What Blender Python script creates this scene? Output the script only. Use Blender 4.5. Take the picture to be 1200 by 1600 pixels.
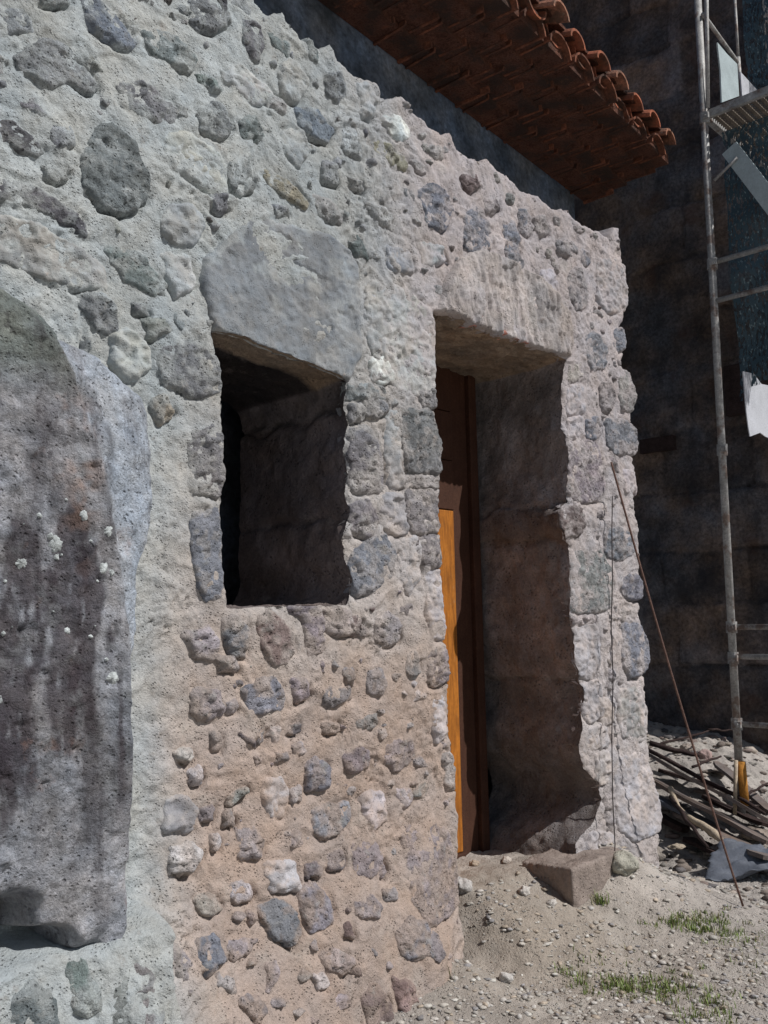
import bpy, math
import numpy as np
R = math.radians
scn = bpy.context.scene
for o in list(bpy.data.objects): bpy.data.objects.remove(o)

# ------------------------------------------------------------------ camera
FPX = 1450.0                       # focal length in pixels of the 1200x1600 photograph
HEAD, PITCH, ROLL = R(43.3), R(6.8), 0.02
CAM = np.array([0.0, -2.36, 1.35])
Fw = np.array([math.cos(PITCH)*math.cos(HEAD), math.cos(PITCH)*math.sin(HEAD), math.sin(PITCH)])
R0 = np.array([math.sin(HEAD), -math.cos(HEAD), 0.0])
U0 = np.cross(R0, Fw)
Rt = math.cos(ROLL)*R0 - math.sin(ROLL)*U0
Up = math.sin(ROLL)*R0 + math.cos(ROLL)*U0
cd = bpy.data.cameras.new('camera'); cam = bpy.data.objects.new('camera', cd)
scn.collection.objects.link(cam); scn.camera = cam
from mathutils import Matrix, Vector
cam.matrix_world = Matrix(((Rt[0], Up[0], -Fw[0], CAM[0]), (Rt[1], Up[1], -Fw[1], CAM[1]),
                           (Rt[2], Up[2], -Fw[2], CAM[2]), (0, 0, 0, 1)))
cd.sensor_fit = 'VERTICAL'; cd.sensor_height = 36; cd.lens = 36*FPX/1600
cd.clip_start = 0.05; cd.clip_end = 500

# ------------------------------------------------------------------ light
SUN = np.array([0.36, -1.0, 1.10]); SUN /= np.linalg.norm(SUN)      # direction towards the sun
el = math.asin(SUN[2])
w = bpy.data.worlds.new('World'); scn.world = w; w.use_nodes = True
nt = w.node_tree; bg = nt.nodes['Background']
sky = nt.nodes.new('ShaderNodeTexSky'); sky.sky_type = 'NISHITA'; sky.sun_disc = False
sky.sun_elevation = el; sky.sun_rotation = math.atan2(SUN[0], SUN[1])
nt.links.new(sky.outputs[0], bg.inputs[0]); bg.inputs[1].default_value = 0.05
sl = bpy.data.lights.new('sun', 'SUN'); sl.energy = 4.0; sl.angle = R(0.5); sl.color = (1, 0.96, 0.93)
so = bpy.data.objects.new('sun', sl); scn.collection.objects.link(so)
so.rotation_euler = Vector(SUN).to_track_quat('Z', 'Y').to_euler()
vs = scn.view_settings
vs.view_transform = 'Standard'; vs.look = 'None'; vs.exposure = -0.1; vs.gamma = 1

# ------------------------------------------------------------------ helpers
def ray(px, py):
    d = Fw + Rt*((px-600)/FPX) - Up*((py-800)/FPX)
    return d
def at(px, py, Y):                 # pixel -> point on the plane y = Y
    d = ray(px, py); t = (Y-CAM[1])/d[1]; return CAM + d*t
def atx(px, py, X):                # pixel -> point on the plane x = X
    d = ray(px, py); t = (X-CAM[0])/d[0]; return CAM + d*t
def atz(px, py, Z):
    d = ray(px, py); t = (Z-CAM[2])/d[2]; return CAM + d*t
def wall(poly, Y=0.0):             # pixel outline -> (u, z) outline on the wall plane
    return np.array([[at(x, y, Y)[0], at(x, y, Y)[2]] for x, y in poly])

rng = np.random.default_rng(7)
def _h(ix, iy, iz, s):
    n = (ix*374761393 + iy*668265263 + iz*1274126177 + s*974711) & 0xffffffff
    n = ((n ^ (n >> 13))*1103515245) & 0xffffffff
    n = ((n ^ (n >> 16))*2246822519) & 0xffffffff
    return ((n ^ (n >> 15)) & 0xffff)/32767.5 - 1
def vnoise(x, y, z=0.0, s=0):
    x, y, z = np.broadcast_arrays(np.asarray(x, float), np.asarray(y, float), np.asarray(z, float))
    fx, fy, fz = np.floor(x), np.floor(y), np.floor(z)
    ix, iy, iz = fx.astype(np.int64), fy.astype(np.int64), fz.astype(np.int64)
    x, y, z = x-fx, y-fy, z-fz
    x, y, z = [t*t*t*(t*(t*6-15)+10) for t in (x, y, z)]
    r = 0
    for a in (0, 1):
        wx = x if a else 1-x
        for b in (0, 1):
            wy = y if b else 1-y
            for c in (0, 1):
                wz = z if c else 1-z
                r = r + wx*wy*wz*_h(ix+a, iy+b, iz+c, s)
    return r
def fbm(x, y, z=0.0, f=1.0, o=4, s=0, gain=0.5):
    r, a = 0, 1.0
    for k in range(o):
        r = r + a*vnoise(np.asarray(x)*f+k*3.1, np.asarray(y)*f-k*1.7, np.asarray(z)*f+k*.9, s+k*17); a *= gain; f *= 2.03
    return r
def sstep(a, b, x):
    t = np.clip((x-a)/(b-a), 0, 1); return t*t*(3-2*t)
def sdist(P, X, Z):                # signed distance to a closed outline, positive inside
    sh = X.shape; x = X.ravel(); z = Z.ravel()
    best = np.full(x.shape, 1e9); ins = np.zeros(x.shape, bool)
    n = len(P)
    for i in range(n):
        ax, az = P[i]; bx, bz = P[(i+1) % n]
        ex, ez = bx-ax, bz-az; L = ex*ex+ez*ez+1e-12
        t = np.clip(((x-ax)*ex+(z-az)*ez)/L, 0, 1)
        dx = x-ax-t*ex; dz = z-az-t*ez
        best = np.minimum(best, dx*dx+dz*dz)
        c = ((az > z) != (bz > z))
        with np.errstate(divide='ignore', invalid='ignore'):
            xi = (bx-ax)*(z-az)/(bz-az if abs(bz-az) > 1e-12 else 1e-12)+ax
        ins ^= c & (x < xi)
    d = np.sqrt(best); return np.where(ins, d, -d).reshape(sh)
def smooth_poly(P, it=2):          # corner cutting
    P = np.asarray(P, float)
    for _ in range(it):
        Q = np.roll(P, -1, 0); P = np.stack([P*.87+Q*.13, P*.13+Q*.87], 1).reshape(-1, 2)
    return P

def link(o, parent=None):
    scn.collection.objects.link(o)
    if parent is not None: o.parent = parent
    return o
def mesh_obj(name, V, Fc, mat, parent=None, col=None, smooth=True):
    me = bpy.data.meshes.new(name)
    V = np.asarray(V, np.float32)
    if isinstance(Fc, np.ndarray):
        k = Fc.shape[1]; me.vertices.add(len(V)); me.vertices.foreach_set('co', V.ravel())
        me.loops.add(Fc.size); me.loops.foreach_set('vertex_index', Fc.ravel().astype(np.int32))
        me.polygons.add(len(Fc)); me.polygons.foreach_set('loop_start', np.arange(0, Fc.size, k, dtype=np.int32))
        me.update(calc_edges=True)
    else:
        me.from_pydata([tuple(map(float, v)) for v in V], [], [tuple(f) for f in Fc])
    if smooth: me.polygons.foreach_set('use_smooth', np.ones(len(me.polygons), bool))
    if col is not None:
        a = me.color_attributes.new('tint', 'FLOAT_COLOR', 'POINT')
        c = np.ones((len(V), 4), np.float32); c[:, :3] = col
        a.data.foreach_set('color', c.ravel())
    me.validate(); me.materials.append(mat)
    o = bpy.data.objects.new(name, me); return link(o, parent)
def grid_obj(name, P, keep, mat, parent=None, col=None, smooth=True):
    n, m = P.shape[:2]
    idx = np.arange(n*m).reshape(n, m)
    q = np.stack([idx[:-1, :-1], idx[1:, :-1], idx[1:, 1:], idx[:-1, 1:]], -1)
    if keep is not None:
        kk = keep[:-1, :-1] & keep[1:, :-1] & keep[1:, 1:] & keep[:-1, 1:]
        q = q[kk]
    q = q.reshape(-1, 4)
    used, inv = np.unique(q, return_inverse=True)
    V = P.reshape(-1, 3)[used]; q = inv.reshape(-1, 4)
    c = None if col is None else np.broadcast_to(col, P.shape).reshape(-1, 3)[used]
    return mesh_obj(name, V, q, mat, parent, c, smooth)
class MB:                          # collects simple solids into one mesh
    def __init__(s): s.v = []; s.f = []
    def add(s, V, Fc):
        b = len(s.v); s.v += [tuple(map(float, p)) for p in V]; s.f += [tuple(i+b for i in f) for f in Fc]
    def tube(s, pts, r, n=8, cap=True):
        pts = [np.asarray(p, float) for p in pts]
        rs = r if hasattr(r, '__len__') else [r]*len(pts)
        V = []
        for i, p in enumerate(pts):
            t = (pts[min(i+1, len(pts)-1)]-pts[max(i-1, 0)]); t /= np.linalg.norm(t)+1e-9
            a = np.cross(t, [0.13, 0.21, 1.0]) if abs(t[2]) < .95 else np.cross(t, [1.0, .1, 0]); a /= np.linalg.norm(a); b = np.cross(t, a)
            for k in range(n):
                th = 2*math.pi*k/n; V.append(p+rs[i]*(math.cos(th)*a+math.sin(th)*b))
        F_ = [(i*n+k, i*n+(k+1) % n, (i+1)*n+(k+1) % n, (i+1)*n+k) for i in range(len(pts)-1) for k in range(n)]
        if cap: F_ += [tuple(range(n))[::-1], tuple(range((len(pts)-1)*n, len(pts)*n))]
        s.add(V, F_)
    def box(s, o, ex, ey, ez, jit=0.0):   # centre and three half-extent vectors
        o, ex, ey, ez = [np.asarray(t, float) for t in (o, ex, ey, ez)]
        V = [o+a*ex+b*ey+c*ez+rng.uniform(-jit, jit, 3) for a in (-1, 1) for b in (-1, 1) for c in (-1, 1)]
        s.add(V, [(0, 1, 3, 2), (4, 6, 7, 5), (0, 4, 5, 1), (2, 3, 7, 6), (0, 2, 6, 4), (1, 5, 7, 3)])
    def abox(s, x0, x1, y0, y1, z0, z1, jit=0.0):
        s.box(((x0+x1)/2, (y0+y1)/2, (z0+z1)/2), ((x1-x0)/2, 0, 0), (0, (y1-y0)/2, 0), (0, 0, (z1-z0)/2), jit)
    def build(s, name, mat, parent=None, bevel=0.0, smooth=False, col=None):
        o = mesh_obj(name, np.array(s.v), s.f, mat, parent, col, smooth)
        if bevel:
            b = o.modifiers.new('bevel', 'BEVEL'); b.width = bevel; b.segments = 2; b.limit_method = 'ANGLE'
        return o
def tag(o, label=None, cat=None, group=None, kind=None):
    for k, v in (('label', label), ('category', cat), ('group', group), ('kind', kind)):
        if v: o[k] = v
    return o
def empty(name, loc, label, cat, group=None):
    o = bpy.data.objects.new(name, None); o.location = [float(t) for t in loc]; o.empty_display_size = .1
    link(o); bpy.context.view_layer.update(); return tag(o, label, cat, group)
def adopt(parent):                 # children were built in world coordinates: shift them to the thing's base
    L = parent.location.copy()
    for ch in parent.children:
        if not ch.get('_ok'):
            if ch.type == 'MESH':
                ch.data.transform(Matrix.Translation(-L))
                for g in ch.children:
                    if g.type == 'MESH': g.data.transform(Matrix.Translation(-L))

# ------------------------------------------------------------------ materials
def material(name, base=None, var=0.25, scale=9.0, bump=0.5, rough=0.92, spots=None, pores=0.0, fine=90.0,
             stains=None, streak=None, lichen=None, metallic=0.0, warm=0.0, dist=0.012, spec=0.2):
    m = bpy.data.materials.new(name); m.use_nodes = True; N = m.node_tree.nodes; Lk = m.node_tree.links.new
    bs = N['Principled BSDF']; bs.inputs['Roughness'].default_value = rough; bs.inputs['Metallic'].default_value = metallic
    bs.inputs['Specular IOR Level'].default_value = spec
    geo = N.new('ShaderNodeNewGeometry'); P = geo.outputs['Position']
    def noise(sc, det=6, ro=.6, vec=P):
        n = N.new('ShaderNodeTexNoise'); n.inputs['Scale'].default_value = sc; n.inputs['Detail'].default_value = det
        n.inputs['Roughness'].default_value = ro; Lk(vec, n.inputs['Vector']); return n.outputs['Fac']
    def ramp(src, a, b, c0=(0, 0, 0, 1), c1=(1, 1, 1, 1)):
        r = N.new('ShaderNodeValToRGB'); r.color_ramp.elements[0].position = a; r.color_ramp.elements[1].position = b
        r.color_ramp.elements[0].color = c0; r.color_ramp.elements[1].color = c1; Lk(src, r.inputs[0]); return r.outputs[0]
    def mix(a, b, fac, mode='MIX'):
        x = N.new('ShaderNodeMix'); x.data_type = 'RGBA'; x.blend_type = mode
        for s_, v in ((x.inputs[6], a), (x.inputs[7], b), (x.inputs[0], fac)):
            if hasattr(v, 'is_linked'): Lk(v, s_)
            elif isinstance(v, (int, float)): s_.default_value = v
            else: s_.default_value = (*v, 1)
        return x.outputs[2]
    if base is None:
        at_ = N.new('ShaderNodeAttribute'); at_.attribute_name = 'tint'; c = at_.outputs['Color']
    else:
        rgb = N.new('ShaderNodeRGB'); rgb.outputs[0].default_value = (*base, 1); c = rgb.outputs[0]
    lo, hi = 1-var, 1+var
    c = mix(c, ramp(noise(scale, 8, .65), .3, .72, (lo, lo, lo, 1), (hi, hi, hi, 1)), 1.0, 'MULTIPLY')
    c = mix(c, ramp(noise(fine, 4, .7), .33, .68, (1-var*.8,)*3+(1,), (1+var*.8,)*3+(1,)), 1.0, 'MULTIPLY')
    if warm:
        c = mix(c, ramp(noise(scale*.6, 3), .35, .65, (1+warm, 1, 1-warm, 1), (1-warm, 1, 1+warm*1.2, 1)), 1.0, 'MULTIPLY')
    if stains:
        for (colr, sc, a, b, amt) in stains:
            f = ramp(noise(sc, 5, .65), a, b); 
            g = N.new('ShaderNodeMath'); g.operation = 'MULTIPLY'; Lk(f, g.inputs[0]); g.inputs[1].default_value = amt
            c = mix(c, colr, g.outputs[0])
    if streak:                      # run-off stains: noise stretched along z
        colr, sx, a, b, amt = streak
        mp = N.new('ShaderNodeMapping'); mp.inputs['Scale'].default_value = (sx, sx, sx*.12); Lk(P, mp.inputs[0])
        f = ramp(noise(1.0, 6, .62, mp.outputs[0]), a, b)
        g = N.new('ShaderNodeMath'); g.operation = 'MULTIPLY'; Lk(f, g.inputs[0]); g.inputs[1].default_value = amt
        at2 = N.new('ShaderNodeAttribute'); at2.attribute_name = 'tint'
        c = mix(c, colr, g.outputs[0])
    hgt = None
    b1 = noise(scale*3, 8, .7); b2 = noise(fine*1.3, 4, .7)
    ad = N.new('ShaderNodeMath'); ad.operation = 'MULTIPLY_ADD'; Lk(b2, ad.inputs[0]); ad.inputs[1].default_value = .35; Lk(b1, ad.inputs[2]); hgt = ad.outputs[0]
    if pores:
        v = N.new('ShaderNodeTexVoronoi'); v.inputs['Scale'].default_value = fine*.75; Lk(P, v.inputs['Vector'])
        pr = ramp(v.outputs['Distance'], .12, .34)
        msk = ramp(noise(scale*2.2, 3), .46, .6)
        pm = mix((1, 1, 1), pr, msk)
        c = mix(c, mix((1-pores,)*3, (1, 1, 1), pm), 1.0, 'MULTIPLY')
        a2 = N.new('ShaderNodeMath'); a2.operation = 'MULTIPLY_ADD'; Lk(pm, a2.inputs[0]); a2.inputs[1].default_value = .5; Lk(hgt, a2.inputs[2]); hgt = a2.outputs[0]
    if lichen:
        colr, sc, thr = lichen
        v = N.new('ShaderNodeTexVoronoi'); v.inputs['Scale'].default_value = sc; Lk(P, v.inputs['Vector'])
        f = ramp(v.outputs['Distance'], thr, thr+.03, (1, 1, 1, 1), (0, 0, 0, 1))
        g = N.new('ShaderNodeMath'); g.operation = 'MULTIPLY'; Lk(f, g.inputs[0]); Lk(ramp(noise(sc*.5, 2), .5, .56), g.inputs[1])
        c = mix(c, colr, g.outputs[0])
    Lk(c, bs.inputs['Base Color'])
    bp = N.new('ShaderNodeBump'); bp.inputs['Strength'].default_value = bump; bp.inputs['Distance'].default_value = dist
    Lk(hgt, bp.inputs['Height']); Lk(bp.outputs[0], bs.inputs['Normal'])
    return m
M_mortar = material('mortar', var=.16, scale=9, bump=1.0, fine=130, warm=.04, pores=.18, dist=.014,
                    stains=[((.50, .49, .45), 5.0, .56, .72, .35), ((.24, .18, .13), 16, .60, .72, .35)])
M_stone = material('stone', var=.30, scale=14, bump=1.0, fine=110, pores=.45, warm=.02, dist=.02,
                   stains=[((.42, .42, .40), 22, .57, .68, .5), ((.05, .045, .05), 30, .64, .74, .6)])
M_smooth = material('dressed_stone', var=.14, scale=12, bump=.6, fine=160, pores=.3, warm=.05,
                    stains=[((.40, .38, .35), 18, .60, .72, .4), ((.30, .17, .10), 9, .66, .74, .35)])
M_reveal = material('reveal_stone', var=.3, scale=8, bump=.9, fine=90, warm=.05, dist=.02, pores=.3,
                    stains=[((.12, .10, .09), 5, .5, .66, .5), ((.30, .27, .25), 13, .58, .7, .4)])
M_boulder = material('boulder_granite', var=.3, scale=14, bump=1.0, fine=95, warm=.04, dist=.022, pores=.22,
                     stains=[((.33, .35, .36), 9, .56, .70, .5), ((.05, .045, .05), 22, .60, .68, .6), ((.30, .15, .09), 5, .62, .72, .45)],
                     streak=((.050, .042, .048), 11.0, .50, .66, .62))
M_lichen = material('lichen', base=(.50, .54, .54), var=.45, scale=40, bump=.6, rough=1)
M_ground = material('dirt', var=.2, scale=7, bump=1.0, fine=120, dist=.02, pores=.12,
                    stains=[((.55, .52, .47), 3, .5, .66, .5), ((.22, .18, .14), 38, .64, .74, .5)])
M_grit = material('gravel', var=.22, scale=40, bump=.5, fine=200)
M_dark = material('dark_stonework', var=.5, scale=4, bump=1.0, fine=40, warm=.16, dist=.03,
                  stains=[((.03, .03, .035), 3, .5, .66, .7), ((.10, .055, .04), 2.2, .58, .68, .5)])
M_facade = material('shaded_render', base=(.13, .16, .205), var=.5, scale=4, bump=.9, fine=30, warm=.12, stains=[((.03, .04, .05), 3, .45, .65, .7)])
M_tile = material('clay_tile', base=(.34, .115, .065), var=.4, scale=9, bump=.5, fine=70,
                  stains=[((.085, .06, .045), 6, .44, .6, .8), ((.30, .10, .03), 14, .60, .68, .5)])
M_oldtile = material('old_clay_tile', base=(.22, .085, .05), var=.45, scale=9, bump=.9, fine=60,
                     stains=[((.045, .035, .03), 7, .42, .6, .8), ((.22, .08, .04), 13, .60, .70, .6)])
M_tile2 = material('faded_clay_tile', base=(.36, .17, .11), var=.45, scale=11, bump=.7, fine=70, stains=[((.10, .075, .06), 8, .46, .6, .8), ((.35, .30, .24), 20, .60, .70, .6)])
M_bed = material('tile_bed_mortar', base=(.17, .075, .05), var=.6, scale=12, bump=1.0, dist=.03, stains=[((.05, .04, .035), 6, .45, .6, .8), ((.20, .10, .06), 18, .6, .7, .5)])
M_wood = material('varnished_wood', base=(.46, .17, .028), var=.14, scale=3, bump=.15, fine=60, rough=.55, streak=((.17, .06, .015), 70, .42, .66, .75), stains=[((.42, .30, .18), 22, .6, .75, .35)])
M_wood_dark_shade = material('dark_and_shaded_wood', base=(.07, .032, .02), var=.3, scale=5, bump=.3, rough=.7, streak=((.05, .02, .012), 50, .45, .7, .6))  # dark frame wood, also used for painted shade on the door
M_weather = material('weathered_wood', base=(.20, .17, .14), var=.35, scale=20, bump=.7, fine=120)
M_slab = material('old_board', base=(.17, .14, .125), var=.25, scale=10, bump=.5, fine=60, warm=.08)
M_twig = material('dark_stick', base=(.045, .03, .028), var=.4, scale=20, bump=.6)
M_branch = material('bare_branch', base=(.52, .43, .32), var=.25, scale=18, bump=.5)
M_sheet = material('grey_sheet', base=(.12, .135, .165), var=.2, scale=6, bump=.15, rough=.6)
M_metal = material('galvanised_steel', base=(.40, .40, .39), var=.35, scale=14, bump=.3, fine=80, rough=.6, metallic=.15,
                   stains=[((.16, .09, .06), 9, .52, .62, .7)])
M_yellow = material('yellow_prop_paint', base=(.50, .23, .05), var=.3, scale=18, bump=.3)
M_board = material('pale_board', base=(.42, .50, .52), var=.15, scale=6, bump=.2)
M_pale = material('pale_sheet', base=(.50, .52, .56), var=.2, scale=5, bump=.3)
M_rope = material('rope', base=(.17, .105, .085), var=.3, scale=60, bump=.6)
M_wire = material('wire', base=(.06, .05, .05), var=.2, scale=30, bump=.2)
M_rock = material('loose_rock', var=.22, scale=14, bump=.9, fine=90, pores=.25)
def leafmat():
    m = bpy.data.materials.new('grass_blade'); m.use_nodes = True; N = m.node_tree.nodes; Lk = m.node_tree.links.new
    b = N['Principled BSDF']; b.inputs['Roughness'].default_value = .6
    a = N.new('ShaderNodeAttribute'); a.attribute_name = 'tint'; Lk(a.outputs['Color'], b.inputs['Base Color']); return m
M_grass = leafmat()
def netmat():
    m = bpy.data.materials.new('scaffold_net'); m.use_nodes = True; N = m.node_tree.nodes; Lk = m.node_tree.links.new
    b = N['Principled BSDF']; b.inputs['Base Color'].default_value = (.045, .085, .11, 1); b.inputs['Roughness'].default_value = .5
    geo = N.new('ShaderNodeNewGeometry')
    mp = N.new('ShaderNodeMapping'); mp.inputs['Scale'].default_value = (60, 60, 22); Lk(geo.outputs['Position'], mp.inputs[0])
    n = N.new('ShaderNodeTexNoise'); n.inputs['Scale'].default_value = 1; n.inputs['Detail'].default_value = 3; Lk(mp.outputs[0], n.inputs['Vector'])
    r = N.new('ShaderNodeValToRGB'); r.color_ramp.elements[0].position = .50; r.color_ramp.elements[1].position = .58
    r.color_ramp.elements[0].color = (1, 1, 1, 1); r.color_ramp.elements[1].color = (.25, .25, .25, 1)
    Lk(n.outputs['Fac'], r.inputs[0]); Lk(r.outputs[0], b.inputs['Alpha'])
    r2 = N.new('ShaderNodeValToRGB'); r2.color_ramp.elements[0].position = .60; r2.color_ramp.elements[1].position = .72  # pale flecks paint sun sparkle into the mesh
    r2.color_ramp.elements[0].color = (.045, .085, .11, 1); r2.color_ramp.elements[1].color = (.3, .4, .42, 1)
    n2 = N.new('ShaderNodeTexNoise'); n2.inputs['Scale'].default_value = 1.7; n2.inputs['Detail'].default_value = 2; Lk(mp.outputs[0], n2.inputs['Vector'])
    Lk(n2.outputs['Fac'], r2.inputs[0]); Lk(r2.outputs[0], b.inputs['Base Color']); return m
M_net = netmat()

# ------------------------------------------------------------------ the ground
def ground_h(x, y):
    x, y = np.broadcast_arrays(np.asarray(x, float), np.asarray(y, float))
    h = .018*fbm(x, y, 0, 2.2, 4, 3) + .0065*fbm(x, y, 0, 18, 4, 9)
    ramp = sstep(-.50, .22, y)*sstep(2.86, 3.15, x)*(1-sstep(3.95, 4.2, x))*.255
    foot = .10*sstep(-.45, .02, y)*(1-sstep(2.75, 3.0, x))*sstep(1.0, 1.6, x)
    corner = .16*np.exp(-(((x-4.15)/.38)**2+((y+.12)/.30)**2))
    mound = .50*sstep(4.9, 6.4, x+.55*y)*(1-.75*sstep(.9, -.6, y))
    far = 1-sstep(8, 20, np.hypot(x, y))
    return (h*(1+1.2*sstep(4.6, 6, x)) + ramp + foot + corner + mound)*far
def spaced(a, b, fine, far0, far1):
    c = list(np.arange(a, b, fine)); s = fine; q = a; L = []
    while q > far0: s *= 1.25; q -= s; L.append(q)
    q = c[-1]; s = fine; Rr = []
    while q < far1: s *= 1.25; q += s; Rr.append(q)
    return np.array(L[::-1]+c+Rr)
gx = spaced(2.0, 7.1, .012, -70, 70); gy = spaced(-1.9, 1.5, .012, -70, 70)
GX, GY = np.meshgrid(gx, gy, indexing='ij')
GZ = ground_h(GX, GY)
tn = fbm(GX, GY, 0, 1.5, 4, 31)
base = np.array([.455, .42, .385])[None, None]*(1+.16*tn[..., None])
warmr = np.exp(-(((GX-3.2)/.7)**2+((GY+.1)/.6)**2))[..., None]
gcol = base*(1-warmr*.6)+np.array([.40, .335, .26])*warmr*.6
gcol = np.clip(gcol, .05, 1)
ground = grid_obj('ground', np.stack([GX, GY, GZ], -1), None, M_ground, None, gcol)
tag(ground, kind='structure')

# ------------------------------------------------------------------ rubble wall
OUT = [(-260, -260), (-60, -260), (200, -150), (385, -8), (418, 20), (432, 22), (440, 18), (447, 36), (470, 62), (498, 78), (512, 68), (522, 80), (528, 96),
       (555, 118), (592, 132), (600, 150), (622, 152), (630, 150), (645, 172), (668, 196), (690, 208), (702, 208), (712, 232), (745, 255), (756, 250),
       (770, 264), (795, 272), (815, 300), (842, 306), (860, 328), (885, 328), (905, 352), (935, 362), (952, 378), (960, 355), (968, 356), (970, 398),
       (975, 440), (976, 490), (969, 520), (975, 552), (968, 570), (985, 590), (990, 640), (988, 668), (993, 690), (992, 720), (990, 775), (996, 850), (1000, 905),
       (1001, 960), (1008, 1010), (1008, 1070), (1010, 1140), (1014, 1180), (1018, 1230), (1012, 1290), (1006, 1330), (1000, 1500), (900, 1700), (-260, 2500)]
WIN = [(334, 517), (380, 526), (430, 548), (480, 566), (545, 594), (541, 628), (545, 665), (540, 700), (545, 735), (541, 770), (545, 800), (537, 840), (542, 880), (553, 925), (545, 946),
       (450, 946), (356, 951), (350, 900), (348, 850), (349, 780), (351, 740), (349, 700), (345, 650), (346, 610), (342, 560)]
DOOR = [(680, 487), (705, 497), (740, 512), (785, 526), (840, 546), (884, 562), (879, 600), (882, 640), (880, 670), (886, 700), (885, 785), (872, 800), (874, 825), (888, 850), (890, 900), (892, 960), (896, 985),
        (898, 1035), (908, 1062), (912, 1085), (908, 1120), (903, 1165), (912, 1200), (935, 1222), (942, 1250), (930, 1285), (905, 1320), (905, 1345), (893, 1405), (893, 1470), (722, 1560), (722, 1470), (716, 1330),
        (718, 1290), (712, 1230), (704, 1150), (700, 1060), (695, 1000), (693, 930), (686, 850), (685, 790), (690, 740), (689, 700), (684, 660), (684, 600), (681, 540)]
P_out = wall(OUT); P_win = wall(WIN); P_door = wall(DOOR)

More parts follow.
